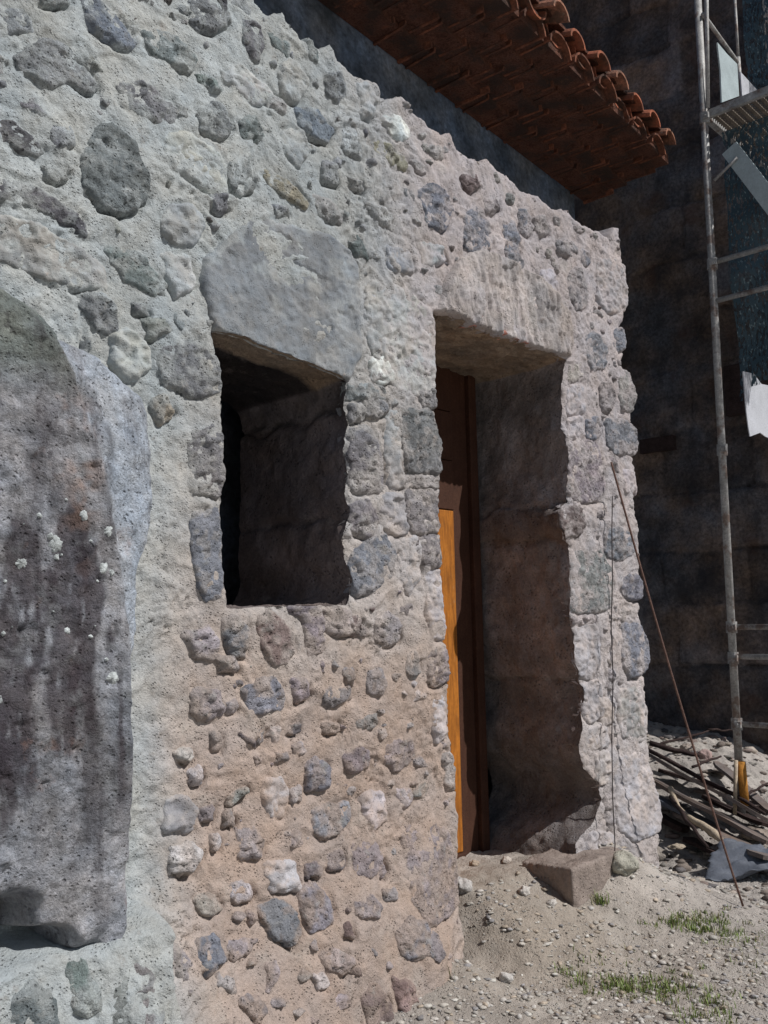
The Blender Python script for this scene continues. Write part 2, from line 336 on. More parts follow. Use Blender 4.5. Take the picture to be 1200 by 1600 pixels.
COLS = {'b': (.215, .235, .26), 'p': (.25, .238, .242), 'g': (.235, .258, .245), 'd': (.15, .145, .15), 'w': (.55, .55, .53),
        'k': (.40, .385, .355), 'r': (.185, .155, .145), 'n': (.27, .265, .262), 't': (.20, .245, .235), 'c': (.33, .328, .325), 'o': (.37, .325, .25)}
STONES = """
122,-5 152,-5 212,66 206,84 160,62 130,40|b|40
22,92 70,60 105,72 155,132 142,146 106,130 85,140 60,135 26,112|n|45
20,145 50,150 68,180 60,190 25,170|n|30
177,123 230,130 274,165 272,192 235,190 185,165|n|30
125,250 140,210 170,190 205,215 238,290 216,332 180,340 150,315 125,285|g|50
-20,185 30,195 67,235 60,248 20,235 -20,215|d|35
-30,275 60,290 130,345 136,374 100,355 50,330 -30,310|d|40
247,345 255,323 285,316 316,330 320,365 300,387 270,382 250,365|c|50
160,385 210,388 262,440 263,467 230,462 190,435|g|30
122,455 165,453 182,490 186,532 155,520 125,490|p|35
-40,320 60,352 165,410 172,452 120,455 60,432 -40,400|k|25
290,3 320,-3 350,15 356,45 330,50 300,45|n|35
215,45 270,50 312,92 300,116 260,100 225,75|g|30
330,-10 350,-10 360,35 348,36|d|30
375,28 405,35 413,75 400,99 377,75|p|35
340,98 372,98 432,150 428,166 390,162 345,125|k|30
309,163 345,160 363,200 350,221 315,205|n|35
371,190 400,178 416,215 400,228 375,216|g|40
250,213 290,203 332,230 356,270 350,313 310,292 265,265|k|22
352,243 389,244 396,300 368,305 355,275|n|22
440,200 475,203 486,240 465,262 440,236|c|30
430,98 460,90 481,130 466,162 440,150|k|35
460,168 495,168 521,205 513,226 490,221 465,195|b|45
408,260 440,272 482,318 476,327 440,307 412,286|o|35
532,203 551,199 567,235 566,250 540,241|w|30
505,113 536,109 542,145 525,167 508,150|n|40
552,129 576,129 592,165 580,191 560,180|k|35
594,186 610,174 634,192 640,214 630,226 605,212|w|60
580,221 600,219 637,250 636,271 610,259 585,238|o|35
565,314 600,324 622,350 616,363 590,347|k|35
648,300 670,284 696,300 706,335 690,367 660,352|b|45
718,335 745,319 766,350 766,390 745,402 722,385|b|45
751,311 773,307 781,325 770,339 755,331|d|40
714,274 745,271 751,292 735,302 718,290|r|35
784,355 800,344 813,380 805,406 790,396|b|40
808,329 825,324 833,360 822,373 810,360|b|35
832,339 850,334 859,365 845,373 835,360|n|35
785,394 805,389 819,415 808,428 788,416|b|40
842,424 865,419 876,450 865,466 848,456|c|30
887,425 905,414 919,450 916,480 900,487 890,466|n|35
933,405 958,400 978,420 979,486 955,491 935,470|c|35
870,374 895,377 906,398 890,403 872,393|c|30
905,389 921,391 923,416 908,413|b|25
911,525 930,517 946,545 946,575 925,582 912,560|b|40
957,517 975,510 978,545 965,553 957,540|b|35
935,599 951,594 961,620 956,647 940,639|p|35
967,584 982,578 994,620 988,647 970,641|n|35
914,654 935,649 943,675 930,691 915,681|b|30
945,654 975,653 997,672 997,708 965,713 946,699|b|45
884,690 935,688 946,760 940,783 886,786|p|28
871,801 888,789 911,794 914,825 900,844 877,838|r|60
945,829 965,819 988,835 988,865 965,879 948,866|b|50
890,861 946,859 960,900 956,954 895,961 889,910|g|26
963,900 990,893 1004,910 1004,936 980,937|b|40
971,974 1000,973 1013,1010 1010,1050 985,1062 972,1036|b|40
894,980 936,974 941,1040 925,1066 897,1050|c|30
971,734 989,733 996,770 975,772|c|30
964,1079 995,1073 1014,1110 1004,1162 970,1151|c|30
961,1180 1005,1174 1021,1250 1014,1300 975,1312 955,1291|c|40
625,640 675,637 689,690 689,741 640,740 628,700|p|35
545,669 580,664 596,700 600,760 590,773 546,767|p|35
569,624 600,623 606,645 590,656 571,649|n|40
543,785 575,779 592,810 581,842 550,832 543,810|n|40
546,858 598,830 620,860 614,900 585,926 556,932 545,892|b|32
635,764 685,763 688,832 645,836 631,800|n|25
574,560 605,554 621,590 605,601 580,596|w|25
572,432 640,452 681,488 681,620 625,617 575,542|k|16
582,965 600,954 623,965 623,1000 605,1013 584,1006|n|45
540,960 561,964 559,993 545,992|r|45
632,1019 650,1014 656,1050 645,1063 632,1051|n|40
664,1004 696,1008 702,1060 680,1077 664,1061|p|35
293,680 341,658 351,700 350,777 297,771|p|28
299,800 347,793 351,938 320,937 302,880|b|26
244,540 300,533 343,560 348,610 320,622 249,602|p|32
171,520 200,509 231,540 233,580 200,600 174,571|k|50
345,965 365,959 389,980 383,1026 358,1027 347,995|b|45
397,961 420,950 446,972 460,1010 451,1037 428,1044 407,1021|r|55
451,950 478,940 502,946 509,1020 475,1029 470,968|p|45
508,948 546,952 556,985 530,996 510,986|k|50
284,990 325,974 346,1000 336,1031 305,1031|c|45
329,1026 365,1020 373,1045 345,1052|c|35
297,1080 345,1074 351,1110 330,1127 299,1119|n|45
374,1070 430,1054 446,1080 441,1110 384,1119|b|35
449,1059 479,1059 483,1090 460,1101|p|40
499,1077 545,1069 553,1095 520,1106 499,1101|n|30
534,1044 554,1044 554,1076 540,1071|b|40
571,1045 598,1041 604,1070 595,1092 574,1083|p|45
327,1144 346,1144 346,1171 332,1174|n|40
372,1144 398,1157 404,1171 385,1163|d|40
417,1129 441,1134 436,1161 421,1159|k|40
449,1134 471,1129 469,1146 451,1149|d|30
504,1129 531,1129 531,1143 507,1146|d|35
549,1124 590,1114 587,1136 557,1143|c|35
270,1176 298,1168 309,1182 295,1196 278,1191|w|55
297,1201 313,1197 315,1223 301,1228|w|45
426,1174 448,1172 448,1188 429,1191|n|50
477,1190 495,1179 517,1200 516,1231 479,1236|b|55
534,1180 560,1164 580,1169 579,1199 545,1213|p|40
599,1160 645,1154 651,1185 615,1210 601,1190|p|45
407,1215 440,1211 452,1245 440,1277 409,1273|c|50
354,1245 385,1224 390,1240 360,1258|g|45
256,1245 290,1239 310,1265 301,1300 250,1302|c|60
309,1261 336,1261 333,1284 311,1283|n|35
260,1320 300,1312 314,1335 296,1370 261,1363|w|60
367,1295 395,1289 410,1315 401,1341 369,1346|c|45
324,1304 341,1304 343,1331 327,1336|c|35
484,1260 545,1253 549,1280 500,1317 487,1301|b|35
567,1240 600,1234 604,1280 580,1301 567,1276|c|35
617,1234 641,1227 646,1256 624,1262|c|30
618,1290 690,1283 710,1330 714,1420 640,1442 621,1400|p|30
537,1315 585,1309 592,1366 544,1373|p|28
407,1345 455,1339 461,1386 411,1391|c|40
454,1385 480,1374 500,1400 496,1441 459,1452|b|45
393,1410 440,1404 451,1450 435,1477 399,1451|b|45
469,1349 493,1344 493,1366 471,1371|d|40
527,1400 560,1387 572,1410 560,1429 529,1426|p|45
574,1384 601,1381 601,1403 577,1406|n|35
584,1445 615,1424 636,1430 641,1481 600,1492 587,1471|b|45
624,1455 651,1449 656,1481 638,1494|n|45
518,1542 545,1519 562,1550 562,1592 528,1592|r|45
569,1509 600,1519 607,1560 580,1577 571,1546|r|45
286,1465 325,1453 337,1490 305,1517 286,1496|b|40
239,1465 268,1461 282,1500 262,1522 244,1511|p|35
97,1500 118,1488 140,1530 142,1572 115,1584 91,1566|t|45
-10,1560 30,1528 67,1540 74,1620 -10,1620|t|35
151,1525 181,1519 184,1620 149,1620|g|30
191,1499 219,1497 227,1560 217,1620 191,1600|p|30
640,250 662,256 668,272 650,268|k|40
670,225 690,232 690,250 672,246|k|45
790,300 806,306 802,322 788,316|g|40
540,270 562,282 570,300 552,296|k|30
592,300 604,310 600,322 590,314|d|25
930,800 945,797 944,808 931,810|d|30
952,716 962,716 967,738 957,738|p|45
935,1090 955,1088 960,1130 940,1140|k|25
925,1180 950,1170 958,1215 935,1230|k|35
560,975 575,980 572,1000 560,996|k|30
470,1480 500,1470 520,1490 500,1512 475,1505|k|45
450,1512 470,1505 480,1525 462,1535|w|40
340,1550 370,1540 385,1565 360,1585|n|35
640,1540 662,1535 668,1560 650,1570|d|35
505,1435 520,1430 522,1455 508,1458|r|35
480,60 498,84 494,104 476,92|g|45
590,1600 620,1590 640,1620 600,1640|n|40
238,625 262,618 272,650 250,665|o|15
690,1180 706,1170 712,1230 698,1236|c|30
672,1090 694,1085 700,1150 680,1165|c|25
546,600 572,598 600,606 602,624 570,627 546,626|c|24
546,629 568,631 571,657 546,661|n|26
603,640 624,641 627,700 633,762 606,764 602,700|k|20
595,771 631,768 640,832 614,837 592,820|c|22
622,840 655,838 659,900 640,930 621,900|c|20
640,838 689,836 691,885 662,889|n|24
625,744 687,743 687,762 636,763|k|22
662,892 691,890 696,1000 668,1001|c|22
655,610 681,606 685,634 660,636|c|22
886,601 912,600 914,646 886,649|c|24
887,568 908,566 910,597 886,598|k|22
887,652 912,650 915,686 888,687|c|22
893,964 930,960 934,974 895,978|k|24
907,1068 941,1060 946,1122 912,1131|c|24
908,1136 950,1128 955,1165 908,1182|k|24
943,1235 957,1215 957,1285 945,1300|c|24
925,1300 955,1300 950,1345 915,1340|c|28
55,-10 100,-10 110,8 60,16|g|30
412,150 446,154 451,181 420,182|k|28
500,250 525,255 531,290 505,286|c|28
70,198 110,193 119,231 80,241|c|28
250,392 291,395 311,440 275,470 262,440|k|26
480,300 520,310 541,350 500,341|k|26
600,380 640,390 650,430 610,421|c|24
652,378 690,385 700,411 660,416|c|24
760,405 785,402 788,430 765,433|c|26
0,20 40,14 52,50 10,62|c|26
100,88 140,80 165,110 150,120|k|24
60,255 105,262 110,285 70,280|k|24
330,300 352,305 356,330 334,335|c|26
420,318 450,322 456,342 430,340|c|24
220,500 262,498 268,525 232,530|k|24
205,470 232,470 230,492 208,492|n|26
820,460 850,465 868,500 830,500|k|14
400,1140 412,1138 412,1160 402,1162|n|30
455,1165 470,1160 474,1178 458,1180|c|34
350,1095 368,1090 370,1112 354,1116|c|30
450,1230 470,1228 470,1252 454,1254|c|34
345,1270 362,1266 364,1290 348,1294|n|30
440,1300 470,1296 474,1322 446,1326|c|30
500,1330 528,1326 532,1352 506,1358|n|30
350,1380 380,1374 386,1402 356,1410|c|30
300,1400 330,1392 338,1420 308,1430|k|30
""".strip().splitlines()
stones = []
for i, L in enumerate(STONES):
    p, c, h = L.split('|'); P = [tuple(map(float, q.split(','))) for q in p.split()]
    cx_, cy_ = np.mean(P, 0); stones.append((wall(P, -.16 if cx_ < 240 and cy_ > 1480 else 0.0), c, float(h)/1000, i))
LINTEL = wall([(318, 402), (338, 386), (372, 352), (404, 328), (440, 345), (478, 356), (512, 366), (545, 388), (562, 416), (566, 500), (564, 560), (546, 597), (515, 590), (430, 556), (372, 532), (333, 517), (318, 470), (312, 440)])
DLINT = wall([(694, 440), (712, 404), (745, 386), (800, 408), (858, 444), (882, 486), (892, 520), (890, 560), (862, 556), (820, 541), (775, 524), (735, 510), (700, 496), (682, 486)])

def flare(u, z):                   # the foot of the wall bulges out over its footing; a plinth carries the boulder
    pl = sstep(.61, .56, z+.012*vnoise(u*9, z*3))*sstep(1.50, 1.44, u+.02*vnoise(z*9, 3))
    return .17*pl + .16*sstep(.75, -.05, z)*(1-sstep(2.55, 2.95, u)) + .10*sstep(.7, .0, z)*sstep(3.9, 4.2, u)
def mortar_tint(u, z):
    n = fbm(u, z, 0, 1.3, 4, 51)
    warm_ = np.clip(sstep(2.5, .9, z+.30*n)*sstep(1.45, 1.75, u+.1*n)*(1-.8*sstep(2.75, 3.2, u)), 0, 1)
    pink = sstep(1.9, 3.0, u+.2*n)*(1-warm_)
    top = np.array([.442, .478, .478]); pk = np.array([.475, .437, .437]); wm = np.array([.470, .380, .325])
    c = top[None]*(1-pink.ravel()[:, None])+pk[None]*pink.ravel()[:, None]
    c = c*(1-warm_.ravel()[:, None])+wm[None]*warm_.ravel()[:, None]
    g = sstep(.42, .1, z)*sstep(1.75, 1.5, u)
    c = c*(1-g.ravel()[:, None])+np.array([.40, .43, .42])[None]*g.ravel()[:, None]
    return (c*(1+.10*n.ravel()[:, None])).reshape(u.shape+(3,))

def surf(u, z):                    # mean mortar relief, metres towards the camera
    wu = u+.05*vnoise(u*5, z*5, 2.2); wz = z+.05*vnoise(u*5+9, z*5, 4.2)
    r = .012*fbm(u, z, 0, 2.6, 3, 5)+.0055*fbm(wu*.8, wz*1.2, 0, 9, 3, 6)
    rough_ = sstep(-.5, .7, fbm(u, z, 0, 2.8, 2, 15))
    r += (.0022+.0040*rough_)*fbm(wu, wz, 0, 46, 3, 8)
    k = np.abs(fbm(wu, wz, 0, 8, 4, 77)); r -= .012*(1-sstep(.0, .04, k))*sstep(.35, .7, fbm(u, z, 0, 5, 2, 78))
    fl = fbm(wu, wz*1.3, 0, 6, 2, 79); r += .005*sstep(.05, .2, fl)-.003*sstep(.42, .47, fl)      # edges of trowelled coats
    return r+flare(u, z)

wall_root = empty('stone_wall', (2.7, 0.3, 0), 'ruined rubble stone wall with pale mortar, a small square window and a deep doorway', 'wall')
du = .0055
uu = np.arange(.35, 4.62, du); zz = np.arange(-.25, 3.85, du)
Ug, Zg = np.meshgrid(uu, zz, indexing='ij')
wob = .003*fbm(Ug, Zg, 0, 22, 3, 12)
sdo = sdist(P_out, Ug, Zg)+2*wob; sdw = sdist(P_win, Ug, Zg)+wob; sdd = sdist(P_door, Ug, Zg)+wob
SDH = np.maximum(sdw, sdd); gu_, gz_ = np.gradient(SDH, du, du); g2_ = gu_**2+gz_**2+1e-6
ring = (SDH > 0) & (SDH < 1.5*du)
SU = np.where(ring, Ug-SDH*gu_/g2_, Ug); SZ = np.where(ring, Zg-SDH*gz_/g2_, Zg)     # grid points moved onto the edge of an opening
KH = SDH < 1.45*du
H = surf(Ug, Zg)
for P, c, h, i in stones:          # rake the mortar back beside the stones, deepest at their lower left
    lo = P.min(0)-.035; hi = P.max(0)+.035
    a0, a1 = np.searchsorted(uu, [lo[0], hi[0]]); b0, b1 = np.searchsorted(zz, [lo[1], hi[1]])
    if a1-a0 < 2 or b1-b0 < 2: continue
    u_, z_ = Ug[a0:a1, b0:b1], Zg[a0:a1, b0:b1]
    sd = sdist(smooth_poly(P, 1), u_, z_)+.007*fbm(u_, z_, 0, 22, 3, i*7+100)
    ctr = P.mean(0); ang = np.arctan2(z_-ctr[1], u_-ctr[0])
    side = .5-.5*np.sin(ang-.5)          # 1 towards the lower left
    n = vnoise(u_*11, z_*11, i*3.7)
    dep = (.003+.034*np.clip(side-.35, 0, 1))*np.clip(.45+1.25*n, 0, 1.4)
    H[a0:a1, b0:b1] -= dep*np.exp(-((sd+.005)/.009)**2)
Yv = -H
lip = lambda s: np.where(s < .025, ((.025-np.clip(s, 0, .025))**2)*14, 0)
Yv += lip(sdo)+lip(-SDH)
Yv = np.where(sdo < 0, Yv+np.clip(-sdo/.02, 0, 1)*.58, Yv)
keep = (sdo > -.028) & KH
Ytop = Yv.copy()
masonry = grid_obj('masonry', np.stack([SU, Yv, SZ], -1), keep, M_mortar, wall_root, mortar_tint(Ug, Zg))

def window_of(lo, hi):
    a0, a1 = np.searchsorted(uu, [lo[0], hi[0]]); b0, b1 = np.searchsorted(zz, [lo[1], hi[1]])
    return slice(max(a0, 0), max(a1, a0+2)), slice(max(b0, 0), max(b1, b0+2))
def stone_mesh(P, c, h, i, smooth_it=1):
    P = smooth_poly(P, smooth_it); W = window_of(P.min(0)-.016, P.max(0)+.016)
    u_, z_ = Ug[W], Zg[W]
    s = i*7+100
    sd = sdist(P, u_, z_) + .0035 + .007*fbm(u_, z_, 0, 22, 3, s) + .003*vnoise(u_*75, z_*75, s)
    size = math.sqrt(abs((P.max(0)-P.min(0)).prod())); rr = min(.017, size*.22)
    t = np.clip(sd/rr, 0, 1); prof = 1-(1-t)**2.6
    ctr = P.mean(0); g = np.random.default_rng(s)
    top = np.full(u_.shape, 1.0)                      # a few broken planes instead of a smooth dome
    for k in range(5):
        a = g.uniform(0, 6.28); top = np.minimum(top, 1+g.uniform(.05, .4)-((u_-ctr[0])*math.cos(a)+(z_-ctr[1])*math.sin(a))/size*g.uniform(.3, 1.5))
    big = fbm(u_, z_, 0, 9, 2, s+3)
    wx = u_+.02*vnoise(u_*20, z_*20, s*.1)
    step_ = fbm(wx, z_*1.4, 0, 12, 2, s+5)
    y = surf(u_, z_)*.45+flare(u_, z_)*.55 + (h*.27+.0065)*prof*(np.clip(top, .55, 1.0 if size > .12 else 1.12)+.12*big) - .0050
    kk_ = min(1, .11/size); y = y + t*(-.009*kk_*sstep(.12, .2, step_)+.008*kk_*sstep(-.34, -.28, step_) + .0048*fbm(u_, z_, 0, 38, 3, s+9) - .006*sstep(.25, .5, fbm(u_, z_, 0, 30, 2, s+19)))
    y = np.where(sd < 0, y+sd*4, y)
    base = np.array(COLS[c])*np.array([1.03, .995, 1.03])*g.uniform(.95, 1.3)*(1+g.uniform(-.03, .03, 3))
    cool = (sstep(1.7, 2.2, z_)*sstep(3.2, 2.6, u_))[..., None]; base = base*(1+np.array([-.14, -.03, .0])*cool)
    warmz = sstep(1.8, .8, z_)*sstep(1.6, 1.9, u_)*(1-sstep(2.8, 3.1, u_))
    col = base*(1+.18*fbm(u_, z_, 0, 12, 3, s+2)[..., None])
    col = col*(1+np.array([.28, .21, .18])*warmz[..., None])
    m = sstep(.3, .9, fbm(u_, z_, 0, 13, 4, s+31)+.5*(1-t)+g.uniform(-.05, .4))
    crust = sstep(.28, .42, fbm(u_, z_, 0, 30, 3, s+41)+.25*vnoise(u_*5, z_*5, s))*.55; m = np.maximum(m, crust); y = y+.0016*crust      # mortar smeared over the rim of the stone
    col = col*(1-m[..., None]*.8)+mortar_tint(u_, z_)*m[..., None]*.8
    Ytop[W] = np.where(sd > 0, np.minimum(Ytop[W], -y), Ytop[W])
    return np.stack([SU[W], -y, SZ[W]], -1), (sd > -.013) & KH[W], np.clip(col, .02, .9)
area = [abs(np.dot(P[:, 0], np.roll(P[:, 1], 1))-np.dot(P[:, 1], np.roll(P[:, 0], 1)))/2/(1+.25*P[:, 0].mean()) for P, c, h, i in stones]
order = np.argsort(area)[::-1]
for rk, k in enumerate(order[:92]):
    V, kp, cl = stone_mesh(*stones[k])
    o = grid_obj('stone', V, kp, M_stone if stones[k][1] not in 'cwk' else M_smooth, wall_root, cl)
# the small ones and a fill of half-buried stones: one part
VV, FF, CC = [], [], []; nb = 0
small = [stones[k] for k in order[92:]]
tries = 0
allc = [(P.mean(0), np.sqrt(((P-P.mean(0))**2).sum(1)).max()) for P, _, _, _ in stones]
allc += [(LINTEL.mean(0), .34), (DLINT.mean(0), .22)]
fills = []
while len(fills) < 330 and tries < 16000:
    tries += 1
    medium = len(fills) < 60
    p = np.array([rng.uniform(1.0, 4.45), rng.uniform(.15, 3.6)]); r = rng.uniform(.028, .055) if medium else rng.uniform(.006, .020)
    a = np.array([[p[0]]]), np.array([[p[1]]])
    if sdist(P_out, *a)[0, 0] < r or sdist(P_win, *a)[0, 0] > -r-.01 or sdist(P_door, *a)[0, 0] > -r-.01: continue
    if 1.0 < p[0] < 1.75 and .5 < p[1] < 2.05: continue
    if any(np.hypot(*(p-c)) < rad*.9+r for c, rad in allc): continue
    if any(np.hypot(*(p-c)) < r+r2 for c, r2 in fills): continue
    fills.append((p, r)); th = np.sort(rng.uniform(0, 2*math.pi, 7)); q = rng.uniform(.7, 1.3, 7)
    e = rng.uniform(.55, 1.2)
    P = np.stack([p[0]+r*q*np.cos(th)*1.2, p[1]+r*q*np.sin(th)*e], 1)
    small.append((P, rng.choice(list('kcknkgc' if medium else 'npckrkcc')), rng.uniform(.026, .034) if medium else r*rng.uniform(.9, 1.4)+.008, 500+len(fills)))
for s_ in small:
    V, kp, cl = stone_mesh(*s_)
    n, m = V.shape[:2]
    if n < 2 or m < 2: continue
    idx = np.arange(n*m).reshape(n, m)
    q = np.stack([idx[:-1, :-1], idx[1:, :-1], idx[1:, 1:], idx[:-1, 1:]], -1)
    kk = kp[:-1, :-1] & kp[1:, :-1] & kp[1:, 1:] & kp[:-1, 1:]
    q = q[kk].reshape(-1, 4)
    VV.append(V.reshape(-1, 3)); CC.append(cl.reshape(-1, 3)); FF.append(q+nb); nb += n*m
Fq = np.concatenate(FF); us, inv = np.unique(Fq, return_inverse=True)
o = mesh_obj('small_stones', np.concatenate(VV)[us], inv.reshape(-1, 4), M_stone, wall_root, np.concatenate(CC)[us]); o['kind'] = 'stuff'

# dressed stone over the window
def slab_part(name, P, hgt, col, mat, seed, edge=.018, ridges=0.0, label=None):
    W = window_of(P.min(0)-.02, P.max(0)+.02); u_, z_ = Ug[W], Zg[W]
    sd = sdist(P, u_, z_)+.004*fbm(u_, z_, 0, 20, 3, seed)
    t = np.clip(sd/edge, 0, 1); y = hgt*(1-(1-t)**2)+.006*fbm(u_, z_, 0, 6, 4, seed+4)+.0032*fbm(u_, z_, 0, 46, 3, seed+5)-.006*sstep(.3, .36, fbm(u_, z_, 0, 9, 3, seed+8))-.006
    if ridges: y = y+ridges*t*fbm(u_*1.0+z_*.12, z_*.16, 0, 55, 3, seed+6)
    y = y+.012*fbm(u_, z_, 0, 3, 1, 5)
    y = np.where(sd < 0, y+sd*4, y)
    c = np.array(col)*(1+.22*fbm(u_, z_, 0, 5, 5, seed+2)[..., None]); mm_ = sstep(.25, .7, fbm(u_, z_, 0, 11, 3, seed+7)+.6*(1-np.clip(sd/.03, 0, 1)))[..., None]*.4; c = c*(1-mm_)+mortar_tint(u_, z_)*mm_
    Ytop[W] = np.where(sd > 0, np.minimum(Ytop[W], -y), Ytop[W])
    o = grid_obj(name, np.stack([SU[W], -y, SZ[W]], -1), (sd > -.014) & KH[W], mat, wall_root, c)
    if label: o['label'] = label
    return o
slab_part('lintel', LINTEL, .017, (.25, .27, .285), M_smooth, 900, label='five-sided blue-grey stone over the window')
slab_part('lintel', DLINT, .034, (.47, .435, .42), M_mortar, 930, ridges=.010, label='rough pale lintel over the doorway')
for k, (px, py) in enumerate([(707, 484), (716, 478), (742, 506), (752, 498), (806, 534), (822, 541), (789, 519)]):   # broken brick bits under the door lintel
    p = at(px, py, -.02); V_, F_ = [], []
    P = np.array([[p[0]-.022, p[2]-.010], [p[0]+.005, p[2]-.016], [p[0]+.026, p[2]-.008], [p[0]+.018, p[2]+.014], [p[0]-.016, p[2]+.013]])
    V, kp, cl = stone_mesh(P, 'r', .075, 700+k)
    cl = cl*np.array([1.9, 1.0, .8]); cl = np.clip(cl, 0, 1)
    grid_obj('brick_fragment', V, kp, M_stone, wall_root, cl)

# jambs, soffits and sills: the outline of each opening swept through the wall
def reveal(name, P, depth, joints, cols, soft=9.0, seed=0):
    pts = []
    n = len(P)
    for i in range(n):
        a, b = P[i], P[(i+1) % n]; k = max(1, int(np.hypot(*(b-a))/.012))
        for j in range(k): pts.append(a+(b-a)*j/k)
    pts = np.array(pts); L = len(pts); ctr = P.mean(0)
    # outward normals
    tg = np.roll(pts, -3, 0)-np.roll(pts, 3, 0); nrm = np.stack([tg[:, 1], -tg[:, 0]], 1); nrm /= np.linalg.norm(nrm, axis=1)[:, None]+1e-9
    if ((pts-ctr)*nrm).sum() < 0: nrm = -nrm
    # the outline relaxes to straight masonry away from the face
    sm = pts.copy()
    for _ in range(60): sm = (np.roll(sm, 1, 0)+sm+np.roll(sm, -1, 0))/3
    ts = np.linspace(0, 1, 52)**1.3
    fi = np.clip((pts[:, 0]-uu[0])/du, 0, len(uu)-2); fj = np.clip((pts[:, 1]-zz[0])/du, 0, len(zz)-2)
    i_, j_ = fi.astype(int), fj.astype(int); fi, fj = fi-i_, fj-j_
    yf = Ytop[i_, j_]*(1-fi)*(1-fj)+Ytop[i_+1, j_]*fi*(1-fj)+Ytop[i_, j_+1]*(1-fi)*fj+Ytop[i_+1, j_+1]*fi*fj
    yf = (yf+np.roll(yf, 1)+np.roll(yf, -1))/3+.001
    yy = yf[None]+(depth-yf[None])*ts[:, None]
    T = sstep(0.02, .15, yy)[..., None]
    base = pts[None]*(1-T)+sm[None]*T
    zc = base[..., 1]; uc = base[..., 0]
    d = .005*fbm(uc*1.0+yy, zc, yy, 6, 4, seed)+.006*fbm(uc, zc, yy, 30, 4, seed+3)
    blk = np.searchsorted(np.array(sorted(joints)), zc-.03*vnoise(yy*8, 1.0)); d = d+.012*_h(blk.astype(np.int64)+seed, 2, 5, 1)
    for j in joints: d = d+.03*np.exp(-((zc-j-.03*vnoise(yy*8, j*9))/.012)**2)*(.6+.5*vnoise(yy*14, zc*3, j))
    d = d*sstep(0, .06, yy-yf[None])+.0008
    base = base+nrm[None]*d[..., None]
    V = np.stack([base[..., 0], yy, base[..., 1]], -1)
    V = np.concatenate([V, V[:, :1]], 1)
    zc = V[..., 2]; c = np.zeros(V.shape)
    edges = [-9]+sorted(joints)+[9]
    for a, b, cc in zip(edges[:-1], edges[1:], cols): c[(zc >= a) & (zc < b)] = cc
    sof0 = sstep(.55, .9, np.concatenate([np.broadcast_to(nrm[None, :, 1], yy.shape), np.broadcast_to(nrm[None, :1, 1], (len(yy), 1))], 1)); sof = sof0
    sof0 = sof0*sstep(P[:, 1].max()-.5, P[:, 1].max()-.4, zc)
    sof = (sof0*(1-sstep(soft, soft+.03, V[..., 1])))[..., None]      # lintel soffit ends at this depth; beyond, colour is darkened like the unlit void
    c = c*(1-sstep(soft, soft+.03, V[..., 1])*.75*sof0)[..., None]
    c = c*(1-sof)+np.array([.34, .27, .20])*sof  # underside coloured lighter, as bounced light would make it
    c = c*(1+.22*fbm(V[..., 1]*3, V[..., 2]*3, V[..., 0]*3, 2.2, 4, seed+9)[..., None])
    return grid_obj(name, V, None, M_reveal, wall_root, np.clip(c, .01, 1))
zj = [atx(800, 800, 3.8)[2], atx(800, 856, 3.8)[2], atx(800, 1058, 3.8)[2]]
reveal('doorway_reveal', P_door, .62, zj, [(.22, .195, .185), (.27, .235, .225), (.20, .165, .15), (.28, .255, .25)], seed=300)
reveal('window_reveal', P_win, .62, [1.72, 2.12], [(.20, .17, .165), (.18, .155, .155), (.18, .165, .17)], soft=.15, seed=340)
# back of the wall, with unseen end walls and a roof slab added to keep the room dark
b = MB()
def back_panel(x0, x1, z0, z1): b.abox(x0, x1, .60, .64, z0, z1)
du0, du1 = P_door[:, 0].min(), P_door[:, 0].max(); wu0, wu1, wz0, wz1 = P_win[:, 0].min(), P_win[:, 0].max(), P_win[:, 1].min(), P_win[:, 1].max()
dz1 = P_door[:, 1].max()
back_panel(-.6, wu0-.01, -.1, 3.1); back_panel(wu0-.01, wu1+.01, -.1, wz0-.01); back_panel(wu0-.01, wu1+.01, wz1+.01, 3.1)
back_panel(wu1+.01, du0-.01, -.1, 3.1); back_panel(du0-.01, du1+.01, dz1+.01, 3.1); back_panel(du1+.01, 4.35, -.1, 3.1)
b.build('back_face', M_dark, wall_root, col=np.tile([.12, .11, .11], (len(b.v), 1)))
b = MB(); b.abox(4.25, 4.4, .642, .92, -.1, 2.9); b.build('light_block_wall', M_dark, wall_root, col=np.tile([.12, .11, .11], (8, 1)))
b = MB(); b.abox(-.6, 4.40, .30, .92, 2.92, 3.0); b.build('light_block_roof', M_dark, wall_root, col=np.tile([.12, .11, .11], (8, 1)))
b = MB(); b.abox(-.75, -.6, .642, .92, -.1, 2.9); b.build('light_block_wall', M_dark, wall_root, col=np.tile([.12, .11, .11], (8, 1)))
# plain continuation of the face to the left, outside the photograph
uu2 = np.arange(-3.0, .38, .03); zz2 = np.arange(-.2, 3.85, .03)
U2, Z2 = np.meshgrid(uu2, zz2, indexing='ij')
grid_obj('masonry', np.stack([U2, -surf(U2, Z2), Z2], -1), None, M_mortar, wall_root, mortar_tint(U2, Z2))

